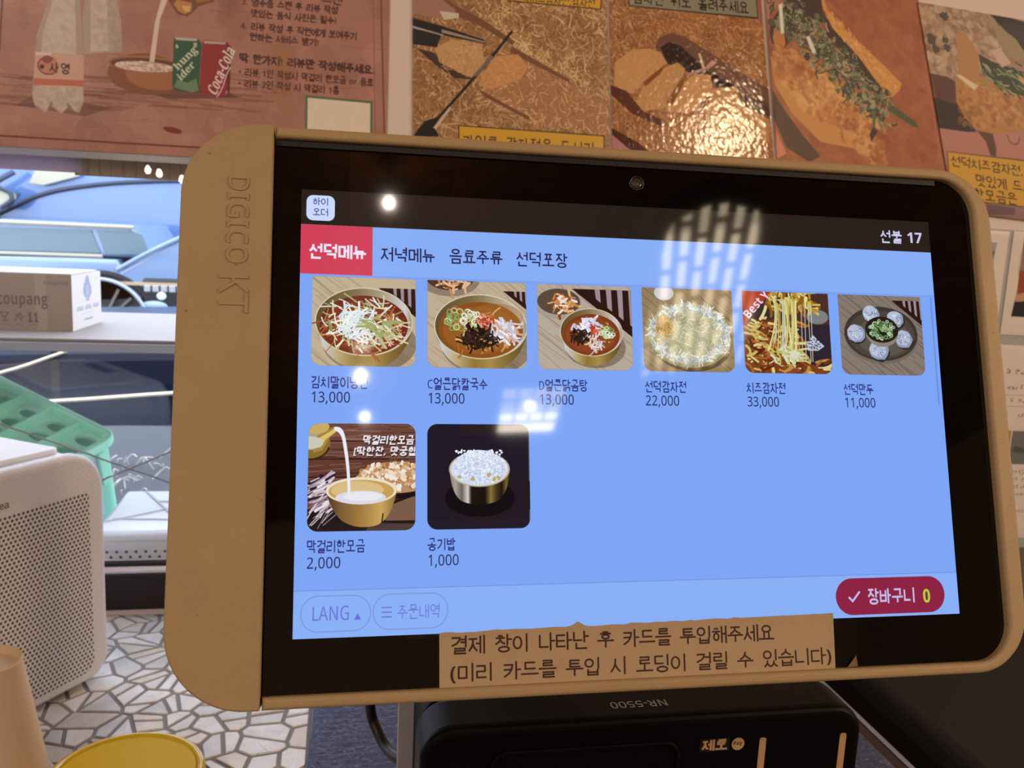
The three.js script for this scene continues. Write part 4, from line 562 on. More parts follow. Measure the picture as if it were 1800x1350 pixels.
{ // paper notice taped under the screen
  const t = thing('paper_notice', 'tan paper strip with two lines of Korean handwriting-style print taped under the screen', 'notice');
  t.position.copy(tab.position); t.quaternion.copy(tab.quaternion);
  const W = 128.2, H = 17.8, [c, g] = canvas(1800, 250), k = 1800 / W;
  g.fillStyle = '#b39a78'; g.fillRect(0, 0, 1800, 250); mottle(g, 1800, 250, 160, ['#baa280', '#aa9170'], 40); for (let i = 0; i < 500; i++) strand(g, rr(0, 1800), rr(0, 250), rr(3, 9), rr(0, 6), 0.8, 'rgba(110,76,44,.25)', 0.8);
  const ink = '#3a1c18';
  write(g, '결제 창이 나타난 후 카드를 투입해주세요', 46, 38, 72, { w: 0.105, color: ink, fit: 1460, space: 0.5, round: true });
  write(g, '(미리 카드를 투입 시 로딩이 걸릴 수 있습니다)', 42, 150, 72, { w: 0.1, color: ink, fit: 1740, space: 0.5, bold: true, round: true, latin: 1.1 });
  const s = new THREE.Shape(); s.moveTo(-66 * M, -83.6 * M); s.lineTo(61.9 * M, -83.8 * M); s.lineTo(62.2 * M, -66.1 * M);
  for (let i = 1; i < 60; i++) { const u = 1 - i / 60, x = -66 + 128.2 * u, spike = Math.abs(x + 23) < 2.2 ? 1.3 * (1 - Math.abs(x + 23) / 2.2) : 0; s.lineTo(x * M, (-67.6 + 1.5 * u + rr(-0.25, 0.25) * (u < 0.75 ? 1 : 0.15) + spike) * M); }
  s.lineTo(-66 * M, -67.7 * M); s.closePath();
  const geo = extr(s, 0.00018, 0).translate(0, 0, 0.0003), pa = geo.attributes.position, uv = geo.attributes.uv; for (let i = 0; i < pa.count; i++) uv.setXY(i, (pa.getX(i) / M + 66) / W, (pa.getY(i) / M + 83.9) / H);
  part('paper', geo, mat('#fff', 0.7, { map: ctex(c) }), t);
  const tape = mat('#ffffff', 0.06, { transmission: 1, thickness: 0, ior: 1.2 });
  part('tape_strip', boxc(-76 * M, -69 * M, 0.0006, 64 * M, -65.2 * M, 0.00066), tape, t, 'clear tape over the upper edge of the paper');
  part('tape_strip', boxc(60 * M, -84 * M, 0.0007, 70 * M, -66 * M, 0.00076), tape, t, 'clear tape on the right edge of the paper');
  part('tape_scrap', extr(shapeOf([[66 * M, -83.2 * M], [69.6 * M, -83.0 * M], [69.2 * M, -79.6 * M]]), 0.0001, 0).translate(0, 0, 0.0008), mat('#7a5a38', 0.5), t, 'brown torn scrap stuck in the tape');
}
{ // stand
  const t = thing('tablet_stand', 'dark metal stand with a round base holding up the tablet', 'stand', [0.1, 0.7555, -0.46]);
  const m = mat('#1a1a1d', 0.35, { metalness: 0.5 });
  part('base_plate', new THREE.CylinderGeometry(0.085, 0.09, 0.008, 48).translate(0, 0.004, 0), m, t); part('post', cyl(0.013, 0.013, 0.33, 0, 0.172, 0, 24), m, t);
  part('neck', box(0.03, 0.02, 0.13, 0, 0.336, 0.077, 0.004), m, t); part('mount_plate', box(0.1, 0.09, 0.006, 0, 0, 0, 0.002).rotateX(-0.3122).translate(0, 0.352, 0.156), m, t);
  part('bracket', [box(0.13, 0.006, 0.11, 0.014, 0.100, 0.115, 0.002), box(0.03, 0.02, 0.06, 0, 0.094, 0.03)], m, t);
}
{ // card terminal: its front face looks at the viewer just under the tablet
  const zf = -0.283, t = thing('card_terminal', 'black card payment terminal tucked under the tablet with cream marks on its face', 'card terminal', [0.105, 0.862, zf]);
  const k = mat('#050506', 0.5, { specularIntensity: 0.25 }), k2 = mat('#070708', 0.6, { specularIntensity: 0.25 });
  const X0t = -0.0765, X1t = 0.091, Ht = 0.1385;
  part('body', extr(rrect(X0t, 0, X1t, Ht, 0.012, 0.012, 0.006, 0.006), 0.022, 0.003, 4, 12).translate(0, 0, -0.022), k, t);
  part('rear_cover', extr(rrect(X0t + 0.003, 0.004, X1t - 0.003, Ht - 0.002, 0.006, 0.006, 0.004, 0.004), 0.055, 0.002, 3).translate(0, 0, -0.0775), k2, t);
  const on = (px, py) => { const p = P(px, py, { z: zf }); return [p.x - 0.105, p.y - 0.862]; };
  { const a = on(862, 1322), b = on(1196, 1300), y1 = (a[1] + b[1]) / 2; const rim = rrect(a[0], 0.03, b[0], y1, 0.006, 0.006, 0.004, 0.004); rim.holes.push(rrect(a[0] + 0.0012, 0.0312, b[0] - 0.0012, y1 - 0.0012, 0.005, 0.005, 0.003, 0.003)); part('panel_rim', extr(rim, 0.0012, 0.0003, 1), k2, t); }
  const cream = mat('#b8946a', 0.6); for (const px of [1341, 1482]) { const a = on(px, px < 1400 ? 1296 : 1288); part('stripe', extr(rrect(a[0] - 0.0013, a[1] - 0.05, a[0] + 0.0013, a[1], 0.0008, 0.0008, 0.0008, 0.0008), 0.0003, 0).translate(0, 0, 0.00005), cream, t, 'cream vertical stripe'); }
  { const a = on(1297, 1307), [c, g] = canvas(128, 128); g.fillStyle = '#b8946a'; g.fillRect(0, 0, 128, 128); g.font = 'bold 52px sans-serif'; g.fillStyle = '#1a1210'; g.fillText('Pay', 16, 74);
    part('pay_badge', new THREE.CircleGeometry(0.0025, 36).translate(a[0], a[1], 0.0002), mat('#fff', 0.6, { map: ctex(c) }), t, 'round cream badge reading Pay'); }
  { const a = on(1256, 1309), [c, g] = canvas(256, 128); g.fillStyle = '#0c0c0d'; g.fillRect(0, 0, 256, 128); write(g, '제로', 12, 8, 112, { w: 0.17, color: '#b8946a', fit: 232 }); part('pay_word', new THREE.PlaneGeometry(0.0115, 0.0052).translate(a[0], a[1], 0.0002), mat('#fff', 0.5, { map: ctex(c) }), t); }
  const tx = new TextGeometry('NR-5500', { font, size: 0.0042, depth: 0.0001, curveSegments: 4 }); tx.computeBoundingBox(); tx.center().rotateX(-Math.PI / 2).rotateY(Math.PI);
  part('model_lettering', tx.translate(0.0046, Ht + 0.0001, -0.0095), mat('#a9a49c', 0.5), t, 'grey lettering on the top edge, upside down to the viewer');
}
{ const pts = [P(648, 1215, { z: -0.42 }), P(655, 1265, { z: -0.43 }), P(676, 1310, { z: -0.42 }), P(705, 1336, { z: -0.40 }), P(760, 1352, { z: -0.37 })];
  const o = new THREE.Mesh(tube(pts, 0.0027, 30, 8), mat('#0b0b0b', 0.5)); o.name = 'power_cable'; o.castShadow = true; scene.add(o); tag(o, 'black cable curving down from the tablet beside the card terminal', 'cable'); }
{ const a = P(700, 1240, { z: -0.345 }), b = P(738, 1240, { z: -0.345 }), t = thing('support_strip', 'narrow grey translucent plastic strip standing left of the card terminal', 'plastic strip', [(a.x + b.x) / 2, 0.7545, -0.345]);
  part('strip', boxc(-(b.x - a.x) / 2, 0, -0.001, (b.x - a.x) / 2, a.y - 0.7545 + 0.02, 0.001, 0.0006), mat('#b5b4b4', 0.35, { transmission: 0.3, thickness: 0 }), t); part('foot', box(0.03, 0.003, 0.03, 0, 0.0015, 0, 0.001), mat('#8f8a86', 0.4), t); }
// ------------------------------------------------------------------ the table with its broken-tile mosaic, and what stands on it
const TX1 = 0.469, MX1 = -0.022, MX0 = -0.44, MZ1 = -0.47, TZ1 = -0.06;
const table = thing('dining_table', 'table with a broken white tile mosaic top and a pale metal edge', 'table');
{ const wood = mat('#5b3c2a', 0.45, { map: woodTex });
  part('table_top', boxc(-1.0, 0.715, -0.962, TX1 - 0.004, TABLE - 0.0035, TZ1, 0.002), wood, table);
  part('metal_edge', boxc(TX1 - 0.004, 0.713, -0.962, TX1 + 0.001, TABLE, TZ1, 0.001), mat('#aab6c8', 0.4, { metalness: 0.85 }), table, 'pale blue-grey metal edge strip');
  for (const [x, z] of [[-0.9, -0.88], [-0.9, -0.14], [0.4, -0.88], [0.4, -0.14]]) part('leg', boxc(x - 0.025, 0, z - 0.025, x + 0.025, 0.715, z + 0.025, 0.004), mat('#1d1c1c', 0.5), table);
  part('border_board', boxc(MX1, TABLE - 0.0035, -0.962, TX1 - 0.006, TABLE, TZ1, 0.0008), wood, table);
  const bed = part('mosaic', boxc(-1.0, TABLE - 0.0035, -0.962, MX1, TABLE - 0.0016, TZ1), mat('#8c8888', 0.85, { bumpMap: plaster, bumpScale: 0.0003 }), table, 'grey grout bed set with broken white tiles');
  // broken tiles: cells of a jittered lattice, some of them snapped in two
  const sites = [], sx = 0.026, sz = 0.03; for (let z = MZ1; z > -1.0; z -= sz) for (let x = MX0 - 0.02; x < MX1 + 0.03; x += sx) sites.push([x + rr(-0.5, 0.5) * sx + (Math.round(z / sz) % 2) * sx * 0.5, z + rr(-0.5, 0.5) * sz]);
  const clip = (p, nx, nz, c) => { const o = []; for (let i = 0; i < p.length; i++) { const a = p[i], b = p[(i + 1) % p.length], da = a[0] * nx + a[1] * nz - c, db = b[0] * nx + b[1] * nz - c; if (da <= 0) o.push(a); if ((da < 0 && db > 0) || (da > 0 && db < 0)) { const t = da / (da - db); o.push([a[0] + (b[0] - a[0]) * t, a[1] + (b[1] - a[1]) * t]); } } return o; };
  let cells = [];
  for (const s of sites) { let p = [[MX0, -0.9615], [MX1, -0.9615], [MX1, MZ1], [MX0, MZ1]]; for (const q of sites) if (q !== s) { const dx = q[0] - s[0], dz = q[1] - s[1], l = Math.hypot(dx, dz); if (l < 0.12) p = clip(p, dx / l, dz / l, ((s[0] + q[0]) / 2 * dx + (s[1] + q[1]) / 2 * dz) / l); if (p.length < 3) break; } if (p.length > 2) cells.push(p); }
  const area = (p) => Math.abs(p.reduce((s, a, i) => { const b = p[(i + 1) % p.length]; return s + a[0] * b[1] - a[1] * b[0]; }, 0)) / 2, mid = (p) => [p.reduce((s, a) => s + a[0], 0) / p.length, p.reduce((s, a) => s + a[1], 0) / p.length];
  cells = cells.flatMap((p) => { if (area(p) < 0.0006 || rnd() < 0.25) return [p]; const m = mid(p), a = rr(0, 3.14), nx = Math.cos(a), nz = Math.sin(a), c = m[0] * nx + m[1] * nz; return [clip(p, nx, nz, c), clip(p, -nx, -nz, -c)]; });
  const shrink = (p, d) => { const m = mid(p); let q = p; for (let i = 0; i < p.length; i++) { const a = p[i], b = p[(i + 1) % p.length], ex = b[0] - a[0], ez = b[1] - a[1], l = Math.hypot(ex, ez); if (l < 1e-5) continue; let nx = ez / l, nz = -ex / l; if (nx * (m[0] - a[0]) + nz * (m[1] - a[1]) > 0) { nx = -nx; nz = -nz; } q = clip(q, nx, nz, a[0] * nx + a[1] * nz - d); } return q; };
  const marble = (() => { const [c, g] = canvas(512, 512); g.fillStyle = '#f2efe9'; g.fillRect(0, 0, 512, 512); mottle(g, 512, 512, 260, ['#d9d6d2', '#ffffff', '#cfcac2', '#e6dfd2'], 50); g.globalAlpha = 0.35; for (let i = 0; i < 26; i++) strand(g, rr(0, 512), rr(0, 512), rr(40, 160), rr(0, 6), rr(0.8, 3), pick(['#8f8d8c', '#a9a4a0', '#77777a']), 1.2); g.globalAlpha = 0.5; for (let i = 0; i < 60; i++) blob(g, rr(0, 512), rr(0, 512), rr(1, 3), '#8a8680', 0.5, 6); const t = ctex(c); t.wrapS = t.wrapT = THREE.RepeatWrapping; return t; })();
  const tones = ['#f2f6fb', '#e8ecf1', '#ece9e3', '#dde1e6', '#f8fbff', '#e4e2dc'].map((c) => mat(c, 0.28, { map: marble }));
  const tile = (p, h) => { const pos = [], uv = [], idx = [], rings = [[shrink(p, 0.0004), h], [p, h - 0.0004], [p, -0.002]]; if (rings[0][0].length !== p.length) rings[0][0] = p.map((a) => { const m = mid(p); return [a[0] + (m[0] - a[0]) * 0.05, a[1] + (m[1] - a[1]) * 0.05]; });
    const n = p.length; for (const [r, y] of rings) for (const a of r) { pos.push(a[0], y, a[1]); uv.push(a[0] * 9 + p[0][1] * 31, a[1] * 9 + p[0][0] * 17); }
    const cw = p.reduce((s, a, i) => { const b = p[(i + 1) % n]; return s + a[0] * b[1] - a[1] * b[0]; }, 0) > 0;
    for (let i = 1; i < n - 1; i++) cw ? idx.push(0, i + 1, i) : idx.push(0, i, i + 1);
    for (let k = 0; k < 2; k++) for (let i = 0; i < n; i++) { const a = k * n + i, b = k * n + (i + 1) % n, c2 = a + n, d = b + n; cw ? idx.push(a, b, c2, b, d, c2) : idx.push(a, c2, b, b, c2, d); }
    const g = new THREE.BufferGeometry(); g.setAttribute('position', new THREE.Float32BufferAttribute(pos, 3)); g.setAttribute('uv', new THREE.Float32BufferAttribute(uv, 2)); g.setIndex(idx); const f = g.toNonIndexed(); f.computeVertexNormals(); return f; };
  const seen = new THREE.Vector3(-0.14, 0, -0.78);
  const tiles = cells.map((p) => shrink(p, 0.0018)).filter((p) => p.length > 2 && area(p) > 0.00003).map((p) => ({ p, d: Math.hypot(mid(p)[0] - seen.x, mid(p)[1] - seen.z) })).sort((a, b) => a.d - b.d);
  const rest = []; tiles.forEach(({ p }, i) => { const g = tile(p, rr(-0.0002, 0.0003)).translate(0, TABLE - 0.0003, 0); if (i < 300) part('tile', g, pick(tones), bed); else rest.push(g); });
  if (rest.length) part('outer_tiles', rest, tones[1], bed).userData.kind = 'stuff';
}
{ // dark knitted mat
  const x0 = -0.0205, x1 = 0.452, z0 = -0.925, z1 = -0.20, nx = 170, nz = 250, H = (u, v) => { const z = v * (z1 - z0), x = u * (x1 - x0), e = Math.min(u, 1 - u, v, 1 - v); return 0.0012 + 0.0021 * Math.min(1, e * 60) * (0.35 + 0.35 * Math.sin((z + 0.0025 * fbm(x * 60, z * 20, 2)) * 2 * Math.PI / 0.0085) + 0.75 * fbm(x * 260, z * 150, 2)); };
  const g = new THREE.PlaneGeometry(x1 - x0, z1 - z0, nx, nz).rotateX(-Math.PI / 2), p = g.attributes.position; for (let i = 0; i < p.count; i++) { const u = p.getX(i) / (x1 - x0) + 0.5, v = p.getZ(i) / (z1 - z0) + 0.5; const edge = Math.min(u, 1 - u, v, 1 - v) < 1e-6; const wob = u < 0.02 ? -0.006 * fbm(v * 14, 3, 2) + 0.003 : 0; p.setX(i, p.getX(i) + wob); p.setY(i, edge ? 0.0003 : H(u, v)); } g.translate((x0 + x1) / 2, TABLE + 0.0002, (z0 + z1) / 2); g.computeVertexNormals();
  const [c, q] = canvas(512, 512); q.fillStyle = '#4d5775'; q.fillRect(0, 0, 512, 512); strands(q, 3600, () => [rr(0, 512), rr(0, 512)], 16, 1.6, ['#363f5c', '#6d7894', '#475170', '#8e98b2', '#283048'], 0.1, 0.7, 1.4); const t = ctex(c); t.wrapS = t.wrapT = THREE.RepeatWrapping; t.repeat.set(3.2, 5);
  const o = new THREE.Mesh(g, mat('#ffffff', 0.9, { map: t, sheen: 0.4, sheenColor: lin(0.4, 0.45, 0.6), sheenRoughness: 0.6 })); o.name = 'knitted_mat'; o.receiveShadow = true; scene.add(o); tag(o, 'dark blue-grey ribbed knitted mat spread over the right part of the table', 'mat');
}
{ // air purifier, its dotted front turned to the right
  const dir = new THREE.Vector3(0.559, 0, -0.829), nor = new THREE.Vector3(0.829, 0, 0.559), Wd = 0.26, Hh = 0.226, Dp = 0.15;
  const corner = new THREE.Vector3(-0.206, 0, -0.826);          // right lower end of the front face
  const t = thing('air_purifier', 'white plastic air purifier with a dotted front beside the window', 'air purifier');
  t.quaternion.setFromRotationMatrix(new THREE.Matrix4().makeBasis(dir, new THREE.Vector3(0, 1, 0), nor)); t.position.copy(corner).addScaledVector(dir, -Wd / 2).addScaledVector(nor, 0).setY(TABLE);
  const fine = noiseTex(64, (x, y) => 0.5 + 0.5 * Math.sin(x * 12.566) * Math.sin(y * 12.566)); fine.repeat.set(90, 90);
  const wh = mat('#dcdde0', 0.5), whf = mat('#dcdde0', 0.55, { bumpMap: fine, bumpScale: 0.0002 });
  part('body', extr(rrect(-Wd / 2, 0.006, Wd / 2, Hh - 0.012, 0.034, 0.034, 0.02, 0.02), Dp, 0.012, 5, 16).translate(0, 0, -Dp - 0.012), wh, t);
  part('foot_plinth', boxc(-Wd / 2 + 0.02, 0, -Dp + 0.01, Wd / 2 - 0.02, 0.008, -0.02, 0.003), mat('#3a3836', 0.6), t);
  const fs = rrect(-Wd / 2 - 0.001, 0.004, Wd / 2 + 0.001, Hh - 0.010, 0.035, 0.035, 0.022, 0.022);
  part('front_cover', extr(fs, 0.016, 0.006, 4, 16).translate(0, 0, -0.0162), whf, t);
  { const w = 0.226, h = 0.166, W = 1024, H = 752, [c, g] = canvas(W, H); g.fillStyle = '#dcdde0'; g.fillRect(0, 0, W, H); const b = canvas(W, H); b[1].fillStyle = '#fff'; b[1].fillRect(0, 0, W, H); const p = 0.0041 / w * W; for (let j = 0, y = p * 0.5; y < H; y += p * 0.866, j++) for (let x = p * (j % 2 ? 1 : 0.5); x < W; x += p) { ell(g, x, y, p * 0.29, p * 0.29, '#4a413b'); ell(b[1], x, y, p * 0.32, p * 0.32, '#000'); }
    const s = rrect(-w / 2, 0, w / 2, h, 0.006, 0.006, 0.012, 0.012), geo = new THREE.ShapeGeometry(s, 8), pa = geo.attributes.position, uv = geo.attributes.uv; for (let i = 0; i < pa.count; i++) uv.setXY(i, pa.getX(i) / w + 0.5, pa.getY(i) / h);
    part('dotted_grille', geo.translate(0, 0.014, 0.0002), mat('#fff', 0.6, { map: ctex(c), bumpMap: ctex(b[0], false), bumpScale: 0.0006 }), t, 'front field of small round dark holes'); }
  part('top_panel', extr(rrect(-Wd / 2 + 0.024, 0.022, Wd / 2 - 0.026, Dp - 0.014, 0.02, 0.02, 0.006, 0.006), 0.005, 0.002, 3).rotateX(-Math.PI / 2).translate(0, Hh - 0.0125, 0), mat('#e6e6e8', 0.4), t, 'paler control panel on the top');
  part('display_window', boxc(-0.05, Hh - 0.0085, -0.042, 0.03, Hh - 0.0065, -0.026, 0.0008), mat('#7f8f8c', 0.2), t, 'grey-green display window');
  const lg = new TextGeometry('midea', { font, size: 0.0062, depth: 0.0002, curveSegments: 4 }); part('lettering', lg.translate(0.013, 0.186, 0), mat('#6a605a', 0.4), t, 'small grey maker lettering');
}
{ // upturned paper cup
  const p = P(-34, 1160, { y: 0.855 }), t = thing('paper_cup', 'tan paper cup standing upside down in front of the white purifier', 'cup', [p.x, TABLE, p.z]), m = mat('#d8bf9e', 0.75, { bumpMap: plaster, bumpScale: 0.0003 });
  const V = (a) => a.map((q) => new THREE.Vector2(...q));
  part('wall', new THREE.LatheGeometry(V([[0.0425, 0.003], [0.041, 0.007], [0.0265, 0.100], [0.0262, 0.1035], [0.0256, 0.1045], [0.0247, 0.1035], [0.0247, 0.096]]), 64), m, t); part('lip', new THREE.TorusGeometry(0.0425, 0.003, 12, 64).rotateX(Math.PI / 2).translate(0, 0.003, 0), m, t, 'rolled rim resting on the table'); part('bottom', cyl(0.0248, 0.0248, 0.002, 0, 0.0965, 0, 48), mat('#dfc8a6', 0.7), t, 'recessed cup bottom facing up');
}
{ // round yellow lid
  const p = P(220, 1359, { y: 0.772 }), t = thing('yellow_container', 'round container with a glossy yellow lid in front of the purifier', 'container', [p.x, TABLE, p.z]), V = (a) => a.map((q) => new THREE.Vector2(...q)), y = mat('#d9b30c', 0.5, { specularIntensity: 0.15 });
  part('lid', new THREE.LatheGeometry(V([[0.0001, 0.0205], [0.03, 0.0208], [0.0475, 0.0212], [0.0495, 0.0218], [0.0495, 0.014], [0.0001, 0.014]]), 72), y, t); part('lid_rim', new THREE.LatheGeometry(V([[0.0494, 0.0217], [0.0508, 0.0226], [0.0525, 0.0229], [0.0542, 0.0219], [0.055, 0.020], [0.055, 0.010], [0.0535, 0.0095], [0.0535, 0.014]]), 72), mat('#d9b30c', 0.15), t, 'glossy rolled lid rim'); part('bowl', new THREE.LatheGeometry(V([[0.0001, 0.001], [0.044, 0.001], [0.046, 0.0], [0.048, 0.001], [0.0525, 0.0138], [0.0001, 0.0138]]), 64), mat('#c79a10', 0.3), t);
}
// charcoal table next to ours, and the low grey wall panel behind it
{ const t = thing('charcoal_table', 'dark charcoal table top beyond the right edge of our table', 'table'), m = mat('#101011', 0.65,  { bumpMap: speck, bumpScale: 0.0002 });
  part('table_top', boxc(0.541, 0.70, -0.955, 1.5, 0.735, -0.12, 0.012, 4), m, t); part('apron', boxc(0.56, 0.62, -0.93, 1.48, 0.70, -0.15), mat('#151619', 0.6), t); for (const [x, z] of [[0.6, -0.88], [0.6, -0.2], [1.44, -0.88], [1.44, -0.2]]) part('leg', boxc(x - 0.025, 0, z - 0.025, x + 0.025, 0.62, z + 0.025, 0.004), mat('#151515', 0.5), t); }
struct('trim_1', boxc(0.5, 0.6, WALL, 2.6, 0.80, WALL + 0.004), mat('#6f6b66', 0.7));
// ------------------------------------------------------------------ outside the window
struct('street', boxc(-14, -0.08, -30, 8, -0.02, -2.25), mat('#5d636d', 0.85, { bumpMap: plaster, bumpScale: 0.001 }));
struct('outside_ledge', [boxc(-3, 0.6, -2.2, 0.8, 0.68, -1.015), boxc(-3, -0.02, -2.15, 0.8, 0.6, -1.1)], mat('#24282e', 0.9, { bumpMap: plaster, bumpScale: 0.0006 }));
const at9 = (px, py, z) => { const p = P(px, py, { z }); return [p.x, p.y]; };
{ // shelf board outside the glass
  const y = 1.0319, t = thing('outdoor_shelf', 'white shelf board running across outside the window glass', 'shelf'), m = mat('#746b66', 0.6);
  part('board', boxc(-1.4, y - 0.004, -1.363, 0.3, y, -1.06, 0.001), m, t); part('front_strip', boxc(-1.4, y - 0.0145, -1.066, 0.3, y - 0.0042, -1.0585, 0.001), mat('#8a8f97', 0.5), t, 'grey front edge strip');
  for (const x of [-1.2, 0.15]) part('bracket', [boxc(x - 0.012, y - 0.03, -1.34, x + 0.012, y - 0.0045, -1.07), boxc(x - 0.012, 0.68, -1.34, x + 0.012, y - 0.03, -1.316)], mat('#8d949c', 0.4, { metalness: 0.5 }), t);
}
{ // delivery carton on the shelf
  const y = 1.0321, W = 0.40, H = 0.0655, D = 0.108, [c, g] = canvas(1600, 262), k = 1600 / W;
  const t = thing('carton', 'brown delivery carton with a white printed end, standing on the outdoor shelf', 'carton', [-0.3095, y, -1.126]); 
  g.fillStyle = '#8d7e70'; g.fillRect(0, 0, 1600, 262); mottle(g, 1600, 262, 120, ['#97887a', '#827466'], 40); g.fillStyle = '#998a78'; g.fillRect(1440, 0, 50, 262);
  const ink = '#5f5257'; g.font = 'bold 84px sans-serif'; g.fillStyle = ink; g.save(); g.translate(1276, 142); g.scale(219 / g.measureText('coupang').width, 0.92); g.fillText('coupang', 0, 0); g.restore();
  g.fillStyle = '#6b5e5e'; g.font = 'bold 30px sans-serif'; g.save(); g.translate(1478, 46); g.scale(108 / g.measureText('coupang').width, 0.9); g.fillText('coupang', 0, 0); g.restore();
  g.save(); g.translate(54, 0); g.strokeStyle = ink; g.lineWidth = 5; const by = 218; ell(g, 1190, by - 18, 19, 19, null, 0, ink, 5); g.strokeRect(1180, by - 28, 20, 20); g.beginPath(); g.moveTo(1232, by - 38); g.lineTo(1270, by - 38); g.lineTo(1255, by - 14); g.lineTo(1255, by); g.moveTo(1240, by); g.lineTo(1270, by); g.moveTo(1232, by - 38); g.lineTo(1250, by - 14); g.stroke(); g.beginPath(); g.moveTo(1294, by); g.lineTo(1318, by - 38); g.lineTo(1332, by - 12); g.moveTo(1300, by - 36); g.lineTo(1328, by); g.stroke(); g.lineWidth = 8; g.beginPath(); g.moveTo(1362, by); g.lineTo(1362, by - 36); g.lineTo(1353, by - 28); g.moveTo(1388, by); g.lineTo(1388, by - 36); g.lineTo(1379, by - 28); g.moveTo(1352, by + 2); g.lineTo(1372, by + 2); g.moveTo(1378, by + 2); g.lineTo(1398, by + 2); g.stroke(); g.fillStyle = '#7d6f6c'; for (const x of [1172, 1232, 1292, 1352]) g.fillRect(x, by + 14, 42, 6); g.restore();
  const front = ctex(c), [c2, h] = canvas(400, 262); h.fillStyle = '#b8b3ad'; h.fillRect(0, 0, 400, 262); const b = '#7a8298';
  h.fillStyle = b; blob(h, 206, 48, 34, b, 0.15); blob(h, 186, 84, 40, b, 0.2); blob(h, 232, 84, 34, b, 0.2); h.fillRect(186, 96, 44, 40); h.fillStyle = '#b9bbc0'; h.fillRect(196, 60, 5, 50); h.fillRect(214, 60, 5, 50); h.fillRect(204, 110, 4, 30); ell(h, 340, 34, 26, 12, '#a9afc0');
  for (let x = 40; x < 370; x += 22) { if (x % 5 === 0) continue; h.fillStyle = '#6d7488'; h.fillRect(x, 156 + rr(-2, 2), 14, 20); h.fillStyle = '#b9bbc0'; h.fillRect(x + 5, 162, 5, 5); } h.fillStyle = '#9aa1b4'; for (let x = 120; x < 300; x += 12) h.fillRect(x, 190, 8, 6); h.fillStyle = '#6d7488'; poly(h, [[150, 216], [162, 222], [150, 230]], '#4f566a'); for (let x = 170; x < 270; x += 13) h.fillRect(x, 219, 9, 8);
  const side = ctex(c2), card = mat('#b29a7c', 0.85), white = mat('#9d9892', 0.7);
  const gs = new THREE.BoxGeometry(W, H, D).translate(-W / 2, H / 2, -D / 2);
  const pa = gs.attributes.position; for (let i = 0; i < pa.count; i++) if (pa.getX(i) > -0.01 && pa.getZ(i) < -0.01) pa.setX(i, pa.getX(i) + 0.005); gs.computeVertexNormals();
  part('body', gs, [mat('#fff', 0.7, { map: side }), card, white, card, mat('#fff', 0.85, { map: front }), card], t);
  part('top_flap', [boxc(-W + 0.002, H + 0.0002, -D + 0.001, 0.001, H + 0.0014, -D / 2 - 0.001), boxc(-W + 0.002, H + 0.0002, -D / 2 + 0.001, 0, H + 0.0014, -0.001)], white, t, 'white top flaps');
}
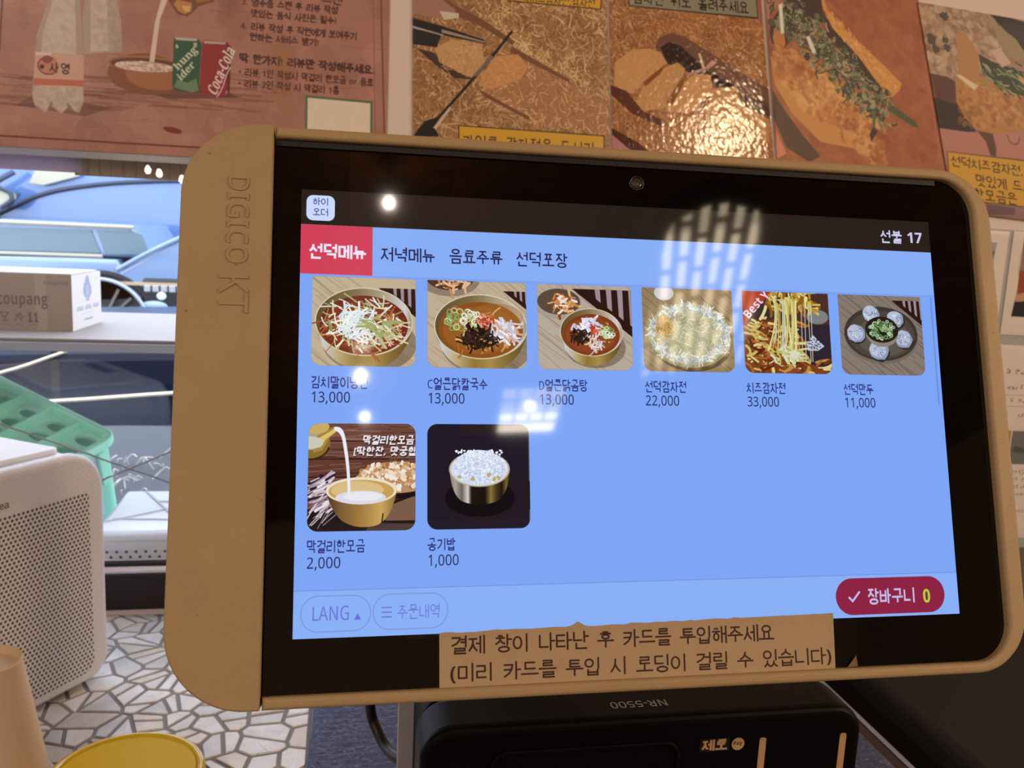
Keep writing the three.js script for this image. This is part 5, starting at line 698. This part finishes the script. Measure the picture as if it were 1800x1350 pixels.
{ // mint bottle crate, tipped towards the window
  const c = P(211, 762, { z: -1.15 }), tau = 22 * Math.PI / 180, n = new THREE.Vector3(0, Math.cos(tau), Math.sin(tau)), u = new THREE.Vector3(-0.124, 0.035, -0.088).normalize(); u.addScaledVector(n, -u.dot(n)).normalize();
  const v = new THREE.Vector3().crossVectors(u, n).multiplyScalar(-1); if (v.z < 0) v.multiplyScalar(-1);
  const t = thing('bottle_crate', 'mint green plastic bottle crate with rows of round holes, tipped up outside the window', 'crate'); t.position.copy(c);
  const X = u.clone().multiplyScalar(-1), Z = new THREE.Vector3().crossVectors(X, n); t.quaternion.setFromRotationMatrix(new THREE.Matrix4().makeBasis(X, n, Z));
  const s = Z.dot(v) > 0 ? 1 : -1, m = mat('#a4f6da', 0.6, { transmission: 0.16, thickness: 0 }), m2 = mat('#98ecce', 0.6, { transmission: 0.16, thickness: 0 });    // local: x from -L to 0, y down from 0, z from 0 to s*Wd
  const L = 0.372, Wd = 0.2, Hc = 0.15, zz = (a, b) => s > 0 ? [a, b] : [-b, -a];
  const rim = rrect(-L, 0, 0, Wd, 0.02, 0.02, 0.02, 0.02); rim.holes.push(rrect(-L + 0.009, 0.009, -0.009, Wd - 0.009, 0.014, 0.014, 0.014, 0.014));
  const flat = (g) => { g.rotateX(Math.PI / 2); if (s < 0) g.translate(0, 0, -Wd); return g; };
  part('rim', flat(extr(rim, 0.012, 0.0025, 3)), m, t);
  const wall = rrect(-L + 0.006, 0.006, -0.006, Wd - 0.006, 0.018, 0.018, 0.018, 0.018); wall.holes.push(rrect(-L + 0.009, 0.009, -0.009, Wd - 0.009, 0.014, 0.014, 0.014, 0.014));
  part('wall', flat(extr(wall, Hc - 0.01, 0)).translate(0, -0.01, 0), m2, t);
  const deck = rrect(-L + 0.009, 0.009, -0.009, Wd - 0.009, 0.014, 0.014, 0.014, 0.014), per = (L - 0.018) / 7, pz = (Wd - 0.024) / 7;
  for (let i = 0; i < 7; i++) for (let k = 0; k < 7; k++) { const h = new THREE.Path(); h.absellipse(-0.009 - per * (i + 0.5) + 0.001, 0.012 + pz * (k + 0.5), 0.0175, 0.0088, 0, 6.2832, true); deck.holes.push(h); }
  part('cell_deck', flat(extr(deck, 0.004, 0)).translate(0, -0.012, 0), m, t, 'inner deck pierced by rows of round holes');
  part('floor_panel', flat(extr(rrect(-L + 0.01, 0.01, -0.01, Wd - 0.01, 0.014, 0.014, 0.014, 0.014), 0.004, 0)).translate(0, -Hc + 0.004, 0), mat('#1d5a3c', 0.7), t);  // floor coloured dark so the holes read deep: shade put into colour
  for (let i = 1; i < 7; i++) { const [a, b] = zz(0.0095, Wd - 0.0095); part('divider', boxc(-0.009 - per * i - 0.0016, -0.013, a, -0.009 - per * i + 0.0016, -0.0008, b), m, t); }
  part('side_rib', boxc(-0.004, -0.06, s * 0.03 - 0.004, 0.002, -0.012, s * 0.03 + 0.004, 0.001), m, t);
  { const [c2, h] = canvas(256, 256); h.fillStyle = '#c9d6ea'; h.fillRect(0, 0, 256, 256); strands(h, 70, () => [rr(20, 236), rr(20, 120)], 26, 4, ['#5a6684', '#7c88a4'], 1.2, 0.6); for (let y = 130; y < 240; y += 16) for (let x = 70; x < 230; x += 14) if (rnd() < 0.7) { h.fillStyle = '#6d7894'; h.fillRect(x, y, 9, 8); }
    part('paper_label', new THREE.PlaneGeometry(0.07, 0.09).rotateY(Math.PI / 2).translate(-0.0056, -0.062, s * 0.068), mat('#fff', 0.7, { map: ctex(c2) }), t, 'white paper label with dark scribbled print'); }
}
{ // white plastic lid or box with an X of ribs, at the foot of the glass
  const y0 = 0.6805, a = P(178, 962, { y: 0.83 }), t = thing('white_plastic_box', 'low white plastic box with ribbed lid and small holes along its front, outside the window', 'box', [-0.196, y0, -1.075]), m = mat('#e6e9ee', 0.5);
  part('body', box(0.126, 0.142, 0.150, 0, 0.071, 0, 0.008, 3), m, t); part('lid', box(0.132, 0.014, 0.158, 0, 0.1425, 0, 0.006, 3), m, t, 'lid with crossing raised ribs');
  const rib = (x0, z0, x1, z1) => { const dx = x1 - x0, dz = z1 - z0, l = Math.hypot(dx, dz); return box(0.0022, 0.0016, l, 0, 0, 0).rotateY(Math.atan2(dx, dz)).translate((x0 + x1) / 2, 0.1500, (z0 + z1) / 2); };
  for (const q of [[-0.06, 0.045, 0.06, -0.05], [-0.04, -0.072, 0.03, 0.072], [-0.055, 0.035, 0.01, 0.04], [-0.02, -0.03, 0.06, -0.025]]) part('rib', rib(...q), mat('#b9c0cc', 0.5), t);
  const hole = []; for (let i = 0; i < 11; i++) for (const y of [0.120, 0.126]) hole.push(new THREE.CircleGeometry(0.0017, 10).translate(-0.052 + i * 0.01 + (y > 0.123 ? 0 : 0.004), y, 0.0777)); part('vent_holes', hole, mat('#4a5058', 0.7), t).userData.kind = 'stuff';
}
{ // rusty wires crossing outside the glass
  const m = mat('#5f5450', 0.7); const wire = (name, a, b, label) => { const A = P(a[0], a[1], { z: -1.004 }), B = P(b[0], b[1], { z: -1.004 }), d = B.clone().sub(A); const p = []; for (let i = 0; i <= 24; i++) { const q = A.clone().addScaledVector(d, -0.25 + i / 24 * 1.6); q.y += 0.0004 * Math.sin(i * 2.4); q.z += 0.0004 * Math.cos(i * 2.4); p.push(q); } const o = new THREE.Mesh(tube(p, 0.0010, 90, 7), m); o.name = numbered(name); o.castShadow = true; scene.add(o); tag(o, label, 'wire'); };
  wire('wire', [0, 745], [310, 852], 'rusty wire sloping down to the right outside the glass, across the mint crate'); wire('wire', [170, 848], [310, 790], 'thin wire sloping up to the right outside the glass, crossing the longer one');
}
{ const t = thing('brown_board', 'brown corrugated board hanging across the top of the window', 'board', [-0.108, 1.2072, -1.002]); const [c, g] = canvas(512, 64); g.fillStyle = '#94846e'; g.fillRect(0, 0, 512, 64); for (let x = 0; x < 512; x += 9) { g.fillStyle = x % 2 ? 'rgba(150,132,108,.35)' : 'rgba(84,70,56,.3)'; g.fillRect(x, 0, rr(2, 6), 64); } mottle(g, 512, 64, 60, ['#a08f78', '#86765f'], 20);
  part('panel', new THREE.BoxGeometry(0.32, 0.05, 0.004).translate(0, 0.025, 0), mat('#fff', 0.8, { map: ctex(c) }), t); part('edge_strip', boxc(-0.16, 0.05, -0.003, 0.16, 0.054, 0.003), mat('#8a8680', 0.5), t); }
{ // dry grass caught on the ledge
  const c = P(236, 828, { y: 0.685 }), gs = []; for (let i = 0; i < 24; i++) { const x = c.x + rr(-0.06, 0.05), z = c.z + rr(-0.12, 0.16), a = rr(-0.9, 0.9), l = rr(0.03, 0.07); gs.push(tube([[x, 0.681, z], [x + Math.sin(a) * l * 0.5, 0.681 + l * 0.35, z + rr(-0.02, 0.02)], [x + Math.sin(a) * l, 0.683 + l * rr(0.05, 0.4), z + rr(-0.03, 0.03)]], 0.0012, 5, 4)); }
  const o = new THREE.Mesh(join(gs), mat('#b9b2a6', 0.9)); o.name = 'dry_grass'; o.userData.kind = 'stuff'; o.castShadow = true; scene.add(o); tag(o, 'wisps of pale dry grass caught on the grey ledge beside the crate', 'grass'); o.userData.kind = 'stuff'; }
// parked vehicles
const paint = (c, r = 0.22) => mat(c, r, { clearcoat: 1, clearcoatRoughness: 0.05 });
function wheelAt(par, x, y, z, r) {
  const w = part('wheel', new THREE.TorusGeometry(r * 0.95, r * 0.06, 14, 48).translate(x, y, z - 0.03), mat('#15171b', 0.8), par);
  part('rim', new THREE.TorusGeometry(r * 0.86, r * 0.035, 10, 56).translate(x, y, z + 0.03), mat('#9aa0aa', 0.3, { metalness: 0.3 }), w);
  part('hub', new THREE.CylinderGeometry(r * 0.86, r * 0.86, 0.04, 40).rotateX(Math.PI / 2).translate(x, y, z - 0.05), mat('#14161a', 0.6), w);
  for (let i = 0; i < 10; i++) part('spoke', box(r * 0.74, 0.018, 0.02, r * 0.38, 0, 0).rotateZ(i * 0.6283 + (i & 1 ? 0.14 : -0.14)).translate(x, y, z - 0.01), mat('#5f5a54', 0.4), w);
}
{ // black saloon nearest the window, seen between shelf and ledge
  const z = -3.25, t = thing('black_car', 'black glossy car parked closest, its flank seen between the shelf and the ledge', 'car', [0, -0.02, 0]), k = mat('#0b1829', 0.2, { specularIntensity: 0.5 });
  part('body', extr(shapeOf([[-3.2, 0.28], [-3.1, 0.62], [-2.6, 0.68], [-1.6, 0.715], [-0.7, 0.745], [0.0, 0.77], [0.9, 1.0], [1.9, 1.0], [2.5, 0.8], [2.6, 0.4], [2.5, 0.26], [-3.0, 0.24]]), 1.6, 0.05, 3).translate(0, 0, z - 1.6), k, t);
  const p0 = at9(105, 704, z), p1 = at9(310, 690, z); part('chrome_strip', tube([[p0[0] - 0.9, p0[1] + 0.02 - 0.05, z + 0.004], [p0[0], p0[1] + 0.02, z + 0.006], [p1[0], p1[1] + 0.02, z + 0.006], [p1[0] + 0.9, p1[1] + 0.08, z + 0.004]], 0.0075, 20, 6), mat('#f0dfbc', 0.25, { metalness: 0.6 }), t, 'bright strip along the flank');
  const q0 = at9(0, 655, z), q1 = at9(118, 617, z); part('upper_trim', tube([[q0[0] - 0.3, q0[1] - 0.03, z + 0.004], [...q0, z + 0.005].map((a, i) => i === 1 ? a + 0.02 : a), [...q1, z + 0.005].map((a, i) => i === 1 ? a + 0.02 : a)], 0.006, 12, 6), mat('#d8c9aa', 0.3, { metalness: 0.5 }), t);
  const d0 = at9(98, 680, z)[0]; part('door_gap', boxc(d0 - 0.012, 0.3, z - 0.01, d0 + 0.012, 0.74, z + 0.003), mat('#020304', 0.6), t); for (const x of [-2.2, 1.7]) wheelAt(t, x, 0.32, z - 0.1, 0.31);
}
{ // pale blue car behind it, modelled in place of a reflection in the black one
  const z = -7, t = thing('reflected_pale_car', 'pale silver-blue car behind the carton, standing in for a reflection, its wheel and side windows in view', 'car', [0, 0, 0]), a = (px, py) => at9(px, py, z), skin = paint('#6a809f', 0.3), tint = mat('#566a72', 0.2);
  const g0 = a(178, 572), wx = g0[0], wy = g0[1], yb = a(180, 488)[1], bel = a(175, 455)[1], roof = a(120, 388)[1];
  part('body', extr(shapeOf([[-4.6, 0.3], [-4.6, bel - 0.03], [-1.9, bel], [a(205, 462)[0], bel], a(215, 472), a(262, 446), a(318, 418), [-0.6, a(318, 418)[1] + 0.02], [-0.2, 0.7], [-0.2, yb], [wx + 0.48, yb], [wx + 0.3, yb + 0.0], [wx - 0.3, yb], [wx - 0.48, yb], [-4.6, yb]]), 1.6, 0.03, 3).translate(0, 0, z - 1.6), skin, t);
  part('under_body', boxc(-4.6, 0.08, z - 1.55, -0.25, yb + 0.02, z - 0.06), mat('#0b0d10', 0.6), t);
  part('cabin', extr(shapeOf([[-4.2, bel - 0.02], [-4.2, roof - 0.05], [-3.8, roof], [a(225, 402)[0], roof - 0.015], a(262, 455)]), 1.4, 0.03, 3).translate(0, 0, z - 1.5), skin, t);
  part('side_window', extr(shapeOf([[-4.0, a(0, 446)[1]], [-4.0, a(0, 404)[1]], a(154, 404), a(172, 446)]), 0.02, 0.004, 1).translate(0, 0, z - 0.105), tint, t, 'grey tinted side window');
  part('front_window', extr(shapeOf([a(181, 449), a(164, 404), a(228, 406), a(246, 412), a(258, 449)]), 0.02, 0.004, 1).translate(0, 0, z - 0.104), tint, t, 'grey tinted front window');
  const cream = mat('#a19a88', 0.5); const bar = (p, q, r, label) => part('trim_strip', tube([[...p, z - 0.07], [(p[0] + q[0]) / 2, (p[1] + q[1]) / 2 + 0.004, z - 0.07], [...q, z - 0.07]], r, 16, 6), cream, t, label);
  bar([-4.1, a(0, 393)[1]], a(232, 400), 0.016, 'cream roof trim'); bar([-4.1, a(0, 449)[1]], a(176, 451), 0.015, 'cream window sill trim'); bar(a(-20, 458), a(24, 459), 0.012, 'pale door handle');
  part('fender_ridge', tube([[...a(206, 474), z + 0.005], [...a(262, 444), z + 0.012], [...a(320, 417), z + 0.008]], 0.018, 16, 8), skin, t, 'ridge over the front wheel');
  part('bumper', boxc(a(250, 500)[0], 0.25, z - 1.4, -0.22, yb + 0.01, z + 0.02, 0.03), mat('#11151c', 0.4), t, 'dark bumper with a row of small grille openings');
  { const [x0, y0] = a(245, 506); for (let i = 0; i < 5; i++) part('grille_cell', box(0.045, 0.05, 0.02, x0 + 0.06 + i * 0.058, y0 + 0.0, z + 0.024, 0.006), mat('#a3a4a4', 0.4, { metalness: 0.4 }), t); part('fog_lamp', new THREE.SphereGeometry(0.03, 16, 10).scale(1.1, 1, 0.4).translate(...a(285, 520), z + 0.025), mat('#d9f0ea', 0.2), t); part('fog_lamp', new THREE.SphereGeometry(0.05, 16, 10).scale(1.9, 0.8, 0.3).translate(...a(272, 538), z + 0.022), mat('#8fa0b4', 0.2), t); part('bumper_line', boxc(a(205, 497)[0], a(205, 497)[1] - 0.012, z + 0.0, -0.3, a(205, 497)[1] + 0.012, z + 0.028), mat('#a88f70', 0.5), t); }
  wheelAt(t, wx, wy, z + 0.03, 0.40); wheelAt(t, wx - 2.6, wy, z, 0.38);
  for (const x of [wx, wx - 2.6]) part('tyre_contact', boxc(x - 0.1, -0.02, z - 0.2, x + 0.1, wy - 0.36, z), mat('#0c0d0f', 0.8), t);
}
{ // tall pale van behind, with its mirror, shaped after reflections in the black car
  const z = -8.8, t = thing('reflected_pale_van', 'tall pale blue van behind the cars, standing in for reflections, with a curved black seal round its windscreen', 'van', [0, 0, 0]), a = (px, py, zz = z) => at9(px, py, zz);
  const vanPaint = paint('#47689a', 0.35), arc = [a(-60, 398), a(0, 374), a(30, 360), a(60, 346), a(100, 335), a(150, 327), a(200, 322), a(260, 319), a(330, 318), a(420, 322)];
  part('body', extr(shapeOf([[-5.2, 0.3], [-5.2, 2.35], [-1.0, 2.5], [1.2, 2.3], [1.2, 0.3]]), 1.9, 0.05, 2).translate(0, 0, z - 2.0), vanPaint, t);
  part('sky_windscreen', extr(shapeOf([...arc, a(420, 420), a(-60, 420)]), 0.03, 0.006, 1).translate(0, 0, z - 0.06), vanPaint, t, 'large curved windscreen, the reflected sky put into its pale blue colour'); part('windscreen_seal', tube(arc.map((p) => [...p, z - 0.02]), 0.02, 60, 8), mat('#1d2a3c', 0.5), t, 'curved black seal');  // windscreen in body paint, its sky reflection put into the colour
  const cr = mat('#a39d88', 0.6); part('roof_reflection', extr(shapeOf([a(50, 322), a(60, 300), a(138, 296), a(138, 310), a(75, 326)]), 0.03, 0.005, 1).translate(0, 0, z - 0.04), cr, t, 'cream reflection above the windscreen, made as a coloured shape');  // cream shape stands for a reflection, not a separate panel
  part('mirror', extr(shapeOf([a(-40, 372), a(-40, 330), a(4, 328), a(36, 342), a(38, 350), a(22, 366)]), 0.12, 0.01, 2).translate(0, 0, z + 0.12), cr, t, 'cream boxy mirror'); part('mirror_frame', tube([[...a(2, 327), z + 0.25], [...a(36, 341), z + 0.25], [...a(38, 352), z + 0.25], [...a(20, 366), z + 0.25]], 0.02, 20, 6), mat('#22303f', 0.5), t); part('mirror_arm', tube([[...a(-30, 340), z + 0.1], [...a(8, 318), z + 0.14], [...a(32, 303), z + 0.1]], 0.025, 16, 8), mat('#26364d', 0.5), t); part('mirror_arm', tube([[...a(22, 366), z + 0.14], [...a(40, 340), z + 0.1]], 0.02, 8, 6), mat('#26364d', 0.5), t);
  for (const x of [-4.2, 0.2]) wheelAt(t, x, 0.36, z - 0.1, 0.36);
}

renderer.render(scene, camera);
